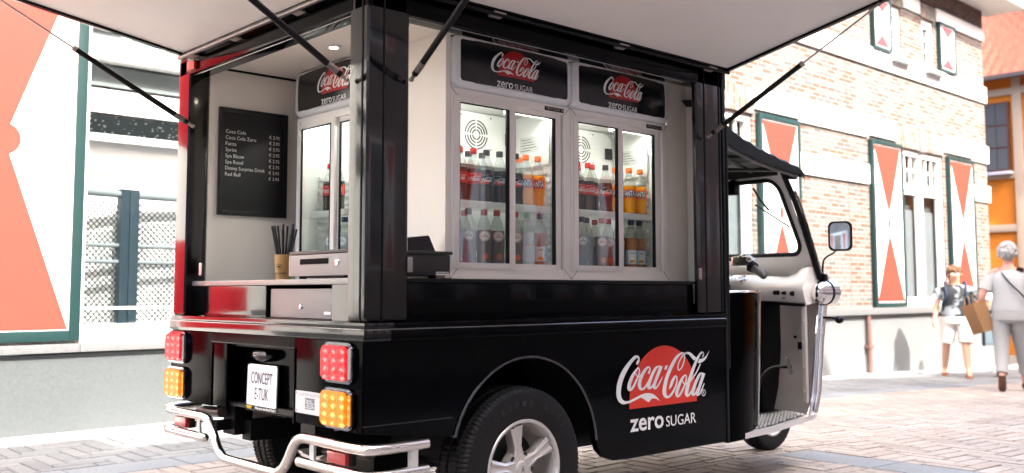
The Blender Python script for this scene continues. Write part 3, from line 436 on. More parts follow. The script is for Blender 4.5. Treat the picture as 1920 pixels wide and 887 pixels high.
def window(root, x0, x1, z0, z1, tz=None, split=True, nx=3, nz=2):
    m = MB(); frame(m, x0, x1, z0, z1, .09); cx = (x0+x1)/2
    if split: m.box(cx-.055, cx+.055, .028, .12, z0+.09, z1-.09, .004)
    halves = ([(x0+.09, cx-.055), (cx+.055, x1-.09)] if split else [(x0+.09, x1-.09)])
    if tz: 
        for a, b in halves: m.box(a, b, .026, .12, tz-.06, tz+.06, .004); bars(m, a, b, tz+.06, z1-.09, nx, nz, .045)
    for a, b in halves: 
        t = (tz-.06) if tz else (z1-.09)
        frame(m, a+.002, b-.002, z0+.092, t-.002, .05, .045, .10)
        if not tz: bars(m, a, b, z0+.14, t-.05, nx, nz, .03)
    f = P(root, m, 'window', M_FRAME)
    m = MB(); m.quad((x0+.05, .08, z0+.05), (x1-.05, .08, z0+.05), (x1-.05, .08, z1-.05), (x0+.05, .08, z1-.05)); P(root, m, 'pane', WGLASS, f)
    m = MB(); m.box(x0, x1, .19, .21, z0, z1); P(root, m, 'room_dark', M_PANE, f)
    m = MB(); 
    for a, b in ((x0+.02, cx-.005), (cx+.005, x1-.02)):
        n = 12; m.sheet([[(a+(b-a)*k/n, .15+.015*math.sin(k*2.1), z) for k in range(n+1)] for z in (z0+.05, (z0+(z1-z0)*.62))])
    P(root, m, 'curtain', M_CURT, f)
    return f

BB = thing('brick_building', None, 'sunlit brick building with white bands and red and white shutters', 'building', M=MW @ Matrix.Translation((13.4, 0, -.3)))
_l = local
def local(root, mb):
    bmesh.ops.transform(mb.bm, matrix=(MW if root.name in FAC else W[root.name]), verts=mb.bm.verts[:]); return mb
FAC = {'brick_building', 'shop_building', 'wall_pipe'}
TX0, TX1 = 8.0, 18.62
wins = [(9.45, 10.86, .72, 3.25), (15.06, 16.70, .72, 3.25), (14.83, 15.27, 4.68, 5.56), (16.05, 16.52, 4.68, 5.56), (9.3, 9.75, 4.68, 5.56), (10.4, 10.85, 4.68, 5.56)]
m = MB(); wall(m, TX0, TX1, .6, 6.3, wins); P(BB, m, 'wall', M_BRICK, norm=False)
def band(z0, z1, segs, y=-.035):
    for a, b in segs: m = MB(); m.box(a, b, y, .02, z0, z1, .008); P(BB, m, 'stone_band', M_BAND)
band(4.43, 4.73, [(TX0, TX1+.03)], -.04)
band(3.34, 3.62, [(TX0, 9.3), (10.93, 14.93), (16.73, TX1+.04)]); band(3.30, 3.34, [(12.0, 14.0), (17.9, TX1+.04)])
band(2.58, 2.88, [(11.97, 14.0), (17.90, TX1+.06)]); band(5.60, 5.83, [(TX0, 9.2), (10.95, 14.75), (15.35, 15.95), (16.6, TX1+.03)])
for a, b, z, z2 in ((9.32, 10.9, 3.27, 3.61), (14.95, 16.71, 3.27, 3.61), (14.78, 15.32, 5.57, 5.82), (15.98, 16.57, 5.57, 5.82)):
    m = MB(); m.box(a, b, -.02, .02, z, z2); P(BB, m, 'brick_lintel', M_SOLD)
m = MB(); m.box(15.78, 15.95, -.03, .02, 3.25, 3.63, .004); P(BB, m, 'keystone', M_LEDGE)
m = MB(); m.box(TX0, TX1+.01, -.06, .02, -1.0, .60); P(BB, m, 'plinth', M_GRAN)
m = MB(); m.box(TX0, TX1+.04, -.13, .02, .612, .71, .008); P(BB, m, 'ledge', M_LEDGE)
m = MB(); m.box(TX0, TX1, -.02, .02, 5.85, 6.18); P(BB, m, 'brick_frieze', M_BRKD)
m = MB(); m.box(TX0, TX1+.5, -.55, .1, 6.18, 6.26, .01); m.box(TX0, TX1+.6, -.66, -.55, 6.16, 6.34, .02); P(BB, m, 'eaves', M_BAND)
m = MB(); m.quad((TX0, -.6, 6.34), (TX1+.55, -.6, 6.34), (TX1+.55, 3.5, 9.2), (TX0, 3.5, 9.2)); m.quad((TX0, 3.5, 9.2), (TX1+.55, 3.5, 9.2), (TX1+.55, 6.2, 6.34), (TX0, 6.2, 6.34))
P(BB, m, 'roof', mat('roof_tiles_red', (.38, .12, .06), .6, bump=.4, bscale=8))
m = MB(); m.box(13.385, 13.40, -.004, .0, .72, 4.43); P(BB, m, 'expansion_joint', mat('dark_joint', (.16, .13, .11), .9))
shutter(BB, 10.94, 11.95, .72, 3.29); shutter(BB, 14.02, 15.05, .72, 3.28); shutter(BB, 16.80, 17.86, .74, 3.28); shutter(BB, 8.3, 9.35, .72, 3.28)
shutter(BB, 14.20, 14.80, 4.72, 5.58, True); shutter(BB, 16.62, 17.27, 4.74, 5.60, True)
window(BB, *wins[0], tz=2.64); window(BB, *wins[1], tz=2.64)
for q in wins[2:]:
    window(BB, *q, split=False, nx=1, nz=3)
    m = MB(); m.box(q[0]-.02, q[1]+.14, -.14, .05, q[2]-.07, q[2], .01); P(BB, m, 'sill', M_GREYW)
m = MB(); m.tube([(13.66, -.115, .60), (13.68, -.115, wz(13.7)-.02)], .032, 10); m.box(13.61, 13.73, -.15, -.06, .12, .17, .005)
pr = local(BB, m).obj('downpipe', M_COPPER, label='thin reddish pipe running down the grey granite plinth', cat='pipe')

# shop building on the left
SB = thing('shop_building', None, 'white shop front with big red hourglass shutter and granite plinth', 'building', M=MW @ Matrix.Translation((2.2, 0, 0)))
SX0, SX1 = -10.0, 7.995
swins = [(2.44, 4.3, .73, 3.3), (-1.75, -.75, .73, 3.3)]  # second window is unseen, added to break up the reflection in the corner post
m = MB(); wall(m, SX0, SX1, .6, 6.5, swins); P(SB, m, 'wall', M_PLASTER, norm=False)
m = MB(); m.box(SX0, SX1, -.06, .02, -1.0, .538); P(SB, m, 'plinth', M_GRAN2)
m = MB(); m.box(SX0, 2.43, -.10, .02, .55, .607, .005); m.box(2.432, SX1, -.10, .02, .55, .607, .005); P(SB, m, 'ledge', M_LEDGE)
bigshutter(SB, 1.385, 2.432, .628, 3.32); 
m = MB(); m.box(-.22, 1.2, -.135, -.101, -.02, 3.3, .006); dr = P(SB, m, 'door', M_WHITES)  # unseen door, added for the red reflection in the truck's rear paint
m = MB(); m.box(-.10, 1.15, -.142, -.1355, .60, 1.30, .004); P(SB, m, 'unseen_red_panel', mat('reflection_red', (.50, .012, .022), .4), dr)
m = MB(); m.box(.12, 1.15, -.142, -.1355, 2.05, 3.2, .004); P(SB, m, 'unseen_red_panel', mat('reflection_red', ()), dr)
shutter(SB, 4.36, 5.4, .628, 3.32)
def shopwin(x0, x1):
    m = MB(); frame(m, x0, x1, .608, 3.3, .02, -.05, .10); m.box(x0+.02, x1-.02, -.05, .10, .628, .73, .006); m.box(x0+.02, x1-.02, -.03, .10, 2.615, 2.735, .006)
    n = 7; 
    for k in range(1, n): x = x0+.02+(x1-x0-.04)*k/n; m.box(x-.03, x+.03, -.02, .08, 2.735, 3.28, .004)
    m.box(x0+.02, x1-.02, -.018, .078, 2.86, 2.91, .004)
    m.box(x0+.02, x1-.02, -.01, .06, .835, .855, .004)
    f = P(SB, m, 'window', M_FRAME)
    m = MB(); m.quad((x0, .03, .73), (x1, .03, .73), (x1, .03, 2.615), (x0, .03, 2.615)); P(SB, m, 'pane', WGLASS, f)
    m = MB(); m.quad((x0, .03, 2.735), (x1, .03, 2.735), (x1, .03, 3.28), (x0, .03, 3.28)); P(SB, m, 'pane', mat('upper_pane', (.16, .18, .19), .1, bump=.2, bscale=5), f)
    m = MB(); m.box(x0+.005, x1-.005, .1, .16, 2.45, 2.60, .01); P(SB, m, 'reflected_band', mat('reflected_grey', (.20, .235, .235), .6), f)  # grey band stands in for the reflection across the upper glass
    m = MB(); m.box(x0-.3, x1+.4, .23, .25, .3, .72); m.box(x0-.3, x1+.4, .25, .38, .60, .62); m.box(x0-.3, x1+.4, .38, .40, .6, 3.3); m.box(x0+.005, x1-.005, .12, .14, 2.26, 2.436)  # pale boards behind the pane imitate the bright street reflected in it
    P(SB, m, 'reflection_boards', mat('reflection_white', (.85, .86, .86), .8), f)
for q in swins: shopwin(q[0], q[1])
# street reflection in the show window, modelled as tiled roof and railing behind it
m = MB()
t0, t1 = 2.2, 4.6
n = 48
m.sheet([[(t0+(t1-t0)*k/n, .165+.035*j, 2.245-.035*j+.004*math.sin(k*1.9+j)) for k in range(n+1)] for j in range(5)], thick=.012)
tr = local(SB, m).obj('reflected_tile_roof', mat('slate_tiles', (.03, .05, .06), .4, bump=.4, bscale=30), label='small grey tiled roof reflected in the shop window', cat='display roof')
tiles = MATS['slate_tiles']; N = tiles.node_tree; v_ = N.nodes.new('ShaderNodeTexVoronoi'); v_.inputs['Scale'].default_value = 30; tc_ = N.nodes.new('ShaderNodeTexCoord'); N.links.new(tc_.outputs['Object'], v_.inputs['Vector']); c_ = N.nodes.new('ShaderNodeValToRGB'); c_.color_ramp.elements[0].position = .22; c_.color_ramp.elements[0].color = (.6, .62, .62, 1); c_.color_ramp.elements[1].position = .34; c_.color_ramp.elements[1].color = (.05, .085, .095, 1); N.links.new(v_.outputs['Distance'], c_.inputs[0]); N.links.new(c_.outputs[0], N.nodes['Principled BSDF'].inputs['Base Color'])
m = MB(); m.box(t0, t1, .13, .155, 2.05, 2.11, .01); local(SB, m).obj('reflected_fascia', M_GREYW, tr)
def railing(name, a, b, label):
    A = Vector(a); B = Vector(b); d = (B-A); L_ = d.length; d.normalize(); ang = math.atan2(d.y, d.x)
    Mr = MW @ Matrix.Translation(A) @ Matrix.Rotation(ang, 4, 'Z')
    r = thing(name, None, label, 'railing', 'mesh railings reflected in the shop glass', M=Mr)
    def q(mb, nm, mt): bmesh.ops.transform(mb.bm, matrix=Mr, verts=mb.bm.verts[:]); return mb.obj(nm, mt, r)
    ST = mat('galvanised', (.16, .19, .20), .4, .3)
    mb = MB(); mb.tube([(0, 0, 1.06), (L_, 0, 1.06)], .028, 12); q(mb, 'handrail', ST)
    mb = MB(); 
    for z in (.10, .56, .68): mb.tube([(0, 0, z), (L_, 0, z)], .016, 10)
    q(mb, 'rails', ST)
    for x in (0, L_): mb = MB(); mb.box(x-.035, x+.035, -.03, .03, 0, 1.1, .005); q(mb, 'post', mat('railing_post', (.012, .025, .034), .4))
    mb = MB(); h0, h1 = .12, 1.0; s = .045; k = -int((h1-h0)/s)
    while k*s < L_:
        for sg in (1, -1):
            x0 = k*s; p = (x0, h0); e = (x0+(h1-h0), h1)
            if sg < 0: p, e = (x0, h1), (x0+(h1-h0), h0)
            dz = (e[1]-p[1])/(e[0]-p[0]); xa, xb = max(p[0], .04), min(e[0], L_-.04)
            if xb-xa > .02:
                za, zb = p[1]+(xa-p[0])*dz, p[1]+(xb-p[0])*dz
                mb.tube([(xa, .003*sg, za), (xb, .003*sg, zb)], .0042, 4)
        k += 1
    q(mb, 'mesh_panel', mat('mesh_wire', (.010, .022, .026), .4, .3))
railing('reflected_railing', (2.25, .11, .62), (2.82, .22, .62), 'grey mesh railing panel left of the thick post reflected in shop glass')
railing('reflected_railing', (2.90, .235, .62), (4.2, .33, .62), 'farther mesh railing panel right of the thick post reflected in shop glass')
m = MB()
rows = []
for k in range(0, 30):
    t = -8+k*.95
    m.box(t+.003, t+.947, -.40+.001*t, -.061, wz(t+.5)-.06, wz(t+.5)+.012, .003)
local(SB, m).obj('kerb', M_STONE, kind='structure')

# ------------------------------------------------------------------ orange half-timbered house at the end of the street
OB = thing('orange_house', (24, 3, -.8), 'orange half-timbered house with red pantile roof down the street', 'house')
M_OR = mat('orange_plaster', (.60, .175, .014), .85, bump=.2, bscale=30, vary=.05)
M_TIM = mat('cream_timber', (.42, .31, .23), .7)
m = MB(); m.box(24, 32, -6, 9.5, -1.5, 6.40); m.obj('wall', M_OR, OB)
m = MB()
for z in (5.93, 3.80, 2.45, 1.0): m = MB(); m.box(23.93, 24, -6, 9.5, z, z+.18, .01); m.obj('timber_rail', M_TIM, OB)
for y in (7.48, 6.50, 5.5, 4.5, 3.5, 2.5): m = MB(); m.box(23.92, 24, y, y+.22, -1, 6.35, .01); m.obj('timber_post', M_TIM, OB)
m = MB()
m = MB(); m.box(23.9, 23.99, 6.80, 7.42, 3.98, 5.76, .01); f = m.obj('window', mat('brown_frame', (.08, .03, .02), .5), OB)
for i in range(2):
    for j in range(3):
        m = MB(); y0 = 6.86+i*.26; z0 = 4.04+j*.57; m.box(23.885, 23.905, y0, y0+.24, z0, z0+.52); m.obj('pane', mat('blue_pane', (.08, .085, .095), .1), f)
m = MB(); m.box(23.75, 24, 6.75, 7.47, 3.90, 3.97, .01); m.obj('sill', mat('lilac_sill', (.4, .38, .5), .6), f)
m = MB(); n = 180; rows = []
for j in range(25):
    u = j/24; x = 23.6+3.4*u; z = 6.38+3.1*u+.03*((j % 2)); y1 = 9.6; y0 = 3.6+4.6*u
    rows.append([(x, y0+(y1-y0)*k/n, z+.05*math.sin(2*math.pi*(y0+(y1-y0)*k/n)/.26)) for k in range(n+1)])
m.sheet(rows); m.obj('roof', mat('pantiles', (.20, .045, .022), .55, bump=.4, bscale=20, vary=.2, vscale=5), OB, norm=False)
m = MB(); m.tube([(23.6, 3.5, 6.45), (27.0, 8.2, 9.6)], .13, 10); m.tube([(27, 8.2, 9.6), (27, 10, 9.6)], .13, 10); m.obj('ridge_tiles', mat('ridge_red', (.42, .10, .05), .6), OB)
m = MB(); m.box(23.45, 23.6, -6, 9.6, 6.28, 6.40, .01); m.obj('gutter', mat('gutter_dark', (.08, .06, .06), .5), OB)

# ------------------------------------------------------------------ the shaded side of the street (behind the photographer)
M_OPP = mat('shaded_brick', (.23, .19, .165), .9, bump=.3, bscale=20, vary=.2)
def opp(x0, x1, h, label, gable=None):
    r = thing('townhouse', ((x0+x1)/2, -7.2, 0), label, 'building', 'houses on the shaded side of the street')
    m = MB(); m.box(x0, x1, -16, -7.0, -1.2, h)
    if gable: m.prism([(gable[0], h), (gable[2], h), (gable[1], gable[3])], 0, 3, Matrix(((1, 0, 0, 0), (0, 0, -1, -7.0), (0, 1, 0, 0), (0, 0, 0, 1))))
    m.obj('wall', M_OPP, r)
    x = x0+.9
    while x < x1-1.6:
        for z in (.9, 4.2, 7.4):
            m = MB(); m.box(x, x+.9, -7.0, -6.93, z, z+1.9, .01); f = m.obj('window', M_FRAME, r)
            m = MB(); m.box(x+.08, x+.82, -6.93, -6.92, z+.08, z+1.82); m.obj('pane', M_PANE, f)
            for s in (-.48, .93):
                m = MB(); m.box(x+s, x+s+.45, -7.0, -6.94, z, z+1.9, .01); sh = m.obj('shutter', M_WHITES, r)
                m = MB(); Ts = Matrix(((1, 0, 0, x+s), (0, 0, 1, -6.9395), (0, 1, 0, z), (0, 0, 0, 1)))
                m.prism([(.04, .05), (.41, .05), (.225, .88)], 0, .003, Ts); m.prism([(.04, 1.85), (.225, 1.02), (.41, 1.85)], 0, .003, Ts); m.obj('painted_triangles', mat('shutter_red_shade', (.5, .05, .03), .4), sh)
        x += 2.9
opp(-30, -1.36, 12.2, 'tall brick townhouse on the shaded side left of the photographer')
opp(-1.35, 3.0, 10.9, 'low narrow brick townhouse on the shaded side of the street')
opp(3.01, 45, 11.55, 'long gabled brick townhouse with red shutters on the shaded side', (5.5, 8.0, 9.3, 13.35))

# ------------------------------------------------------------------ the food tuk-tuk
T = thing('food_tuk_tuk', (1.4, .755, 0), 'black three-wheeled food truck with raised canopies and open serving hatches', 'food truck')
I4 = Matrix.Identity(4)
MX = Matrix(((1, 0, 0, 0), (0, 0, -1, 0), (0, 1, 0, 0), (0, 0, 0, 1)))     # local XY -> world XZ, extrude towards -Y
def arc_side(xa0):  # side panel outline in X,Z
    p = [(0, .795), (0, .496), (.37, .452)]
    cx, cz, r = .735, .342, .372
    for k in range(25):
        a = rad(163-k*(163-4)/24); p.append((cx+r*math.cos(a), cz+r*math.sin(a)))
    p += [(1.125, .322), (1.16, .292), (1.21, .274), (1.3, .270), (1.995, .270), (1.995, .795)]
    return p
m = MB(); m.prism(arc_side(0), -.03, 0, MX)                                  # near side skin (y 0..0.03)
m.obj('side_panel', BLKS, T, label='black side panel carrying the big red and white logo')
m = MB(); m.prism(arc_side(0), -1.51, -1.48, MX); m.obj('side_panel', BLKS, T)
m = MB()                                                                     # rear skin in pieces around the plate recess
m.box(-.004, .02, .005, .437, .496, .7945, .003); m.box(-.004, .02, 1.104, 1.505, .496, .7945, .003); m.box(-.004, .02, .437, 1.104, .758, .7945)
m.obj('rear_panel', BLKR, T)
m = MB(); m.box(.075, .09, .437, 1.104, .487, .758); m.box(.021, .075, .437, .445, .487, .758); m.box(.021, .075, 1.096, 1.104, .487, .758); m.box(.021, .075, .445, 1.096, .745, .757)
m.box(.0, .012, .98, 1.099, .50, .754, .002)
m.obj('plate_recess', BLKR, T)
m = MB(); m.tube([(-.006, .437, .49), (-.006, .437, .757), (-.006, 1.104, .757)], .003, 6); m.obj('recess_trim', BLACKM, T)
# crease on the side behind the rear corner
m = MB(); m.box(-.0035, .37, -.0035, .0, .518, .523); m.obj('crease_strip', BLACK, T)
# waist moulding all round
m = MB()
for a in ((-.012, 2.0, -.012, .06), (-.012, .06, -.012, 1.522), (-.012, 2.0, 1.45, 1.522)):
    pass
m.box(.1, 2.0, -.010, .11, .796, .838, .006); m.obj('waist_moulding', BLKS, T); m = MB(); m.box(-.010, .0995, -.010, 1.52, .796, .838, .006); m.obj('waist_moulding', BLACK, T); m = MB(); m.box(.10, 2.0, 1.40, 1.52, .796, .838, .006); m.obj('waist_moulding', BLKS, T)
m = MB(); m.box(.115, 2.0, -.004, .115, .8385, .857, .004); m.obj('sill_ledge', BLKS, T); m = MB(); m.box(-.004, .1145, -.004, 1.514, .8385, .857, .004); m.obj('sill_ledge', BLACK, T); m = MB(); m.box(.115, 2.0, 1.39, 1.514, .8385, .857, .004); m.obj('sill_ledge', BLKS, T)
m = MB(); m.tube([(0, -.0105, .8345), (1.99, -.0105, .8345)], .0022, 6); m.tube([(-.0105, 0, .8345), (-.0105, 1.51, .8345)], .0022, 6); m.obj('moulding_edge', mat('polished_edge', (.20, .20, .21), .18, .8), T)
m = MB(); m.box(.0, .18, .0, .0, 0, 0) if False else None
# body floor and chassis
m = MB(); m.box(.03, 1.99, .035, 1.475, .775, .794); m.box(.05, .34, .1, 1.4, .50, .52); m.box(.42, 1.99, .35, 1.16, .44, .47); m.obj('floor_pan', BLACKM, T)
m = MB(); m.box(.10, 2.9, .48, .55, .36, .44); m.box(.10, 2.9, .96, 1.03, .36, .44); m.tube([(.70, .1, .30), (.70, 1.4, .30)], .04, 10); m.box(.45, .95, .6, .9, .22, .40, .03); m.box(1.1, 1.98, .2, 1.3, .30, .46, .02)
m.box(.06, .14, .40, .50, .38, .5); m.box(.06, .14, 1.02, 1.12, .38, .5)
m.obj('chassis', BLACKM, T)
m = MB(); m.box(1.975, 1.99, .03, 1.48, .28, .775); m.obj('bulkhead', BLACKM, T)
# wheel arch trim and well
m = MB(); cx, cz, r = .735, .342, .372
m.tube([(.368, -.004, .455)]+[(cx+r*math.cos(rad(163-k*159/30)), -.004, cz+r*math.sin(rad(163-k*159/30))) for k in range(31)], .0052, 6); m.obj('arch_trim', mat('arch_edge', (.10, .10, .105), .2, .7), T)
for y0, y1 in ((.031, .33), (1.18, 1.479)):
    m = MB(); rows = []
    for k in range(21):
        a = rad(175-k*8.5); rows.append([(cx+.40*math.cos(a), y, cz+.40*math.sin(a)) for y in (y0, y1)])
    m.sheet(rows, thick=.004); m.obj('wheel_well', RUB, T)
# corner posts
def post(x0, x1, y0, y1, z0=.857, z1=2.0, bev=.018):
    m = MB(); m.box(x0, x1, y0, y1, z0, z1, bev, 3); o = m.obj('corner_post', BLACK, T); return o
p = post(.0, .176, .0, .114)
m = MB(); m.tube([(.066, -.0015, .86), (.066, -.0015, 1.99)], .003, 6); m.tube([(-.0015, .03, .86), (-.0015, .03, 1.99)], .0028, 6); m.obj('post_seam', BLACKM, p)
post(.0, .095, 1.395, 1.51); post(1.80, 2.034, .0, .030); post(1.80, 2.034, 1.41, 1.51)
m = MB(); m.tube([(1.86, -.0015, .86), (1.86, -.0015, 1.99)], .003, 6); m.tube([(1.975, -.0015, .86), (1.975, -.0015, 1.99)], .003, 6); m.obj('post_seam', BLACKM, T)
# header beams, roof, ceiling
m = MB(); m.box(.0, 2.034, .0, .085, 1.918, 1.999, .006); m.box(.0, .085, .085, 1.425, 1.918, 1.999, .006); m.box(.0, 2.034, 1.425, 1.51, 1.918, 1.999, .006)
m.obj('roof_beam', BLKS, T)
m = MB(); m.box(-.01, 2.05, -.01, 1.52, 2.0, 2.055, .015); m.obj('roof', BLACK, T)
m = MB(); m.box(.087, 2.016, .087, 1.423, 1.972, 1.984); m.obj('ceiling', CREAM, T)
m = MB(); m.tube([(.02, .116, 1.9165), (.02, 1.394, 1.9165)], .0018, 5); m.tube([(.178, .02, 1.9165), (1.795, .02, 1.9165)], .0018, 5); m.obj('beam_lip', STEEL, T)
# interior walls
m = MB(); m.box(.097, 1.95, 1.398, 1.412, .857, 1.971); m.obj('interior_wall', CREAM, T)
m = MB(); m.box(.100, 1.0, 1.3915, 1.3978, 1.962, 1.9715); m.obj('joint_strip', BLACKM, T)
m = MB(); m.box(.510, .522, .222, .60, 1.012, 1.971); m.obj('partition', CREAM, T)
m = MB(); m.box(.5225, .533, .222, .235, 1.012, 1.971); m.obj('filler_panel', CREAM, T); m = MB(); m.box(1.868, 2.016, .222, .235, 1.012, 1.971); m.box(1.80, 1.945, .102, .222, 1.012, 1.0125) if False else None
m.obj('filler_panel', CREAM, T)
m = MB(); m.box(.534, 1.866, .2265, .235, 1.962, 1.971); m.obj('filler_strip', CREAM, T)
m = MB(); m.box(2.018, 2.030, .090, 1.40, .857, 1.999); m.obj('front_wall', CREAM, T)
m = MB(); m.box(1.797, 1.80, .101, .2215, 1.012, 1.915); m.obj('jamb', CREAM, T) if False else m.bm.free()
# counter
m = MB(); m.box(.035, .51, .116, 1.396, .986, 1.006, .003); m.obj('counter_top', mat('counter_steel', (.24, .235, .23), .35, .5, bump=.05), T)
m = MB(); m.box(.18, 1.95, .018, .30, .992, 1.0055, .003); m.obj('serving_sill', BLACKM, T)
m = MB(); m.box(.515, 1.95, .19, 1.39, 1.006, 1.0118); m.obj('fridge_deck', CREAM, T)
m = MB(); m.box(.177, 1.797, .030, .042, .858, .991, .002); m.obj('under_sill_panel', BLKS, T)
m = MB(); m.box(.052, .062, .765, 1.394, .858, .985, .002); m.box(.052, .062, .116, .285, .858, .985); m.box(.5, .51, .285, .765, .858, .985); m.box(.063, .5, .762, .766, .86, .985); m.box(.063, .5, .284, .287, .86, .985)
m.obj('under_counter_panel', BLACK, T)
m = MB(); m.box(.05, .50, .287, .762, .8585, .8610); m.obj('shelf_board', BLACKM, T)
# ceiling lamp
m = MB(); m.lathe([(.0, 1.972), (.030, 1.972), (.030, 1.967), (.019, 1.963), (.017, 1.968), (0, 1.968)], 24, Matrix.Translation((.315, .72, 0))); dl = m.obj('downlight', WHITEP, T)
m = MB(); m.lathe([(0, 1.9655), (.015, 1.9655), (.015, 1.967), (0, 1.967)], 20, Matrix.Translation((.315, .72, 0))); m.obj('bulb', mat('warm_bulb', (1, 1, 1), .5, emit=(1, .86, .66), estr=14), dl)
for lx, ly in ((.315, .72),):
    ld = bpy.data.lights.new('downlight_lamp', 'SPOT'); ld.energy = 15; ld.color = (1, .84, .64); ld.spot_size = rad(170); ld.spot_blend = .9; ld.shadow_soft_size = .02
    lo = bpy.data.objects.new('downlight_lamp', ld); COL.objects.link(lo); lo.parent = dl; lo.matrix_world = Matrix.Translation((lx, ly, 1.955))
# hinges on the posts
for M_, sgn in ((SIDE(.178, -.001, 1.052), 1), (SIDE(1.808, -.001, 1.040), 1), (REAR(-.001, 1.232, 1.055), 1)):
    m = MB(); m.box(-.011, .011, -.026, .026, 0, .005, .002, M=M_)
    for a in (-.016, .016): m.lathe([(.0, .0065), (.0035, .0065), (.004, .005)], 8, M_ @ Matrix.Translation((0, a, 0)))
    m.obj('latch_plate', STEEL, T)
# canopies: local frame u = along hinge, v = outwards
def canopy(name_lab, org, U, V, Lu, Lv, tilt):
    U = Vector(U); V = Vector(V); Nn = (V*math.cos(tilt)+Vector((0, 0, 1))*math.sin(tilt)).normalized(); up = U.cross(Nn)
    if up.z < 0: up = -up
    Mx = Matrix(((U.x, Nn.x, up.x, org[0]), (U.y, Nn.y, up.y, org[1]), (U.z, Nn.z, up.z, org[2]), (0, 0, 0, 1)))
    m = MB(); m.box(0, Lu, 0, .035, -.012, .03, .004, M=Mx); m.box(0, Lu, Lv-.035, Lv, -.012, .03, .004, M=Mx)
    m.box(0, .03, .035, Lv-.035, -.012, .03, .004, M=Mx); m.box(Lu-.03, Lu, .035, Lv-.035, -.012, .03, .004, M=Mx)
    m.box(.03, Lu-.03, .035, Lv-.035, .012, .028, M=Mx)
    c = m.obj('canopy', BLKS, T, label=name_lab)
    m = MB(); m.box(.03, Lu-.03, .035, Lv-.035, -.002, .0118, M=Mx); m.obj('canopy_lining', CANV, c)
    m = MB()
    for f in (.27, .62, .93) if Lu > 1.8 else (.30, .66, .94):
        m = MB(); m.box(Lu*f-.03, Lu*f+.03, -.012, .034, -.020, -.0125, .002, M=Mx); m.obj('canopy_clip', mat('zinc_clip', (.42, .37, .33), .5, .5), c)
    return c, Mx
cs, MS = canopy('side canopy propped up over the long serving hatch', (.02, -.002, 2.006), (1, 0, 0), (0, -1, 0), 2.01, 1.02, rad(11.8))
cr_, MR = canopy('rear canopy propped up over the back hatch', (-.002, .02, 2.004), (0, 1, 0), (-1, 0, 0), 1.40, 1.02, rad(9.3))
m = MB(); m.tube([(-.035, .03, 1.993), (-.035, 1.41, 1.993)], .0105, 10); m.obj('hinge_rod', mat('dull_steel', (.16, .15, .145), .35, .9), cr_)
m = MB(); m.tube([(.03, -.030, 1.992), (2.02, -.030, 1.992)], .008, 10); m.obj('hinge_rod', BLACKM, cs)
m = MB(); m.box(-.012, .02, 1.33, 1.40, 1.932, 1.972, .003); m.obj('corner_bracket', mat('red_bracket', (.6, .02, .02), .3), T)
# gas struts
def strut(a, b, full=.62):
    a, b = Vector(a), Vector(b); d = b-a; j = a+d*full
    m = MB(); m.tube([a+d*.03, j], .0115, 14); s = m.obj('gas_strut', BLACKM, T)
    m = MB(); m.tube([j, b], .0042, 10); m.obj('strut_rod', STEEL, s)
    m = MB(); m.tube([a, a+d*.035], [.006, .008], 10); m.ball(a, .009); m.ball(b, .009); m.tube([j-d*.01, j+d*.008], .013, 12); m.obj('strut_joint', mat('brass_grey', (.35, .30, .25), .35, .9), s)
    dd = d.normalized(); n1 = dd.cross(Vector((0, 0, 1))).normalized(); 
    m = MB(); m.tube([a+d*.05, a+d*.10], .0120, 14, caps=False); m.obj('strut_sticker', mat('strut_label', (.16, .13, .12), .4), s)
strut((-.022, 1.30, 1.672), (-.80, 1.385, 2.105), .62)
strut((-.022, .095, 1.680), (-.80, .055, 2.105), .66)
strut((.165, -.022, 1.688), (.08, -.80, 2.145), .66)
strut((1.856, -.022, 1.670), (1.985, -.80, 2.145), .58)
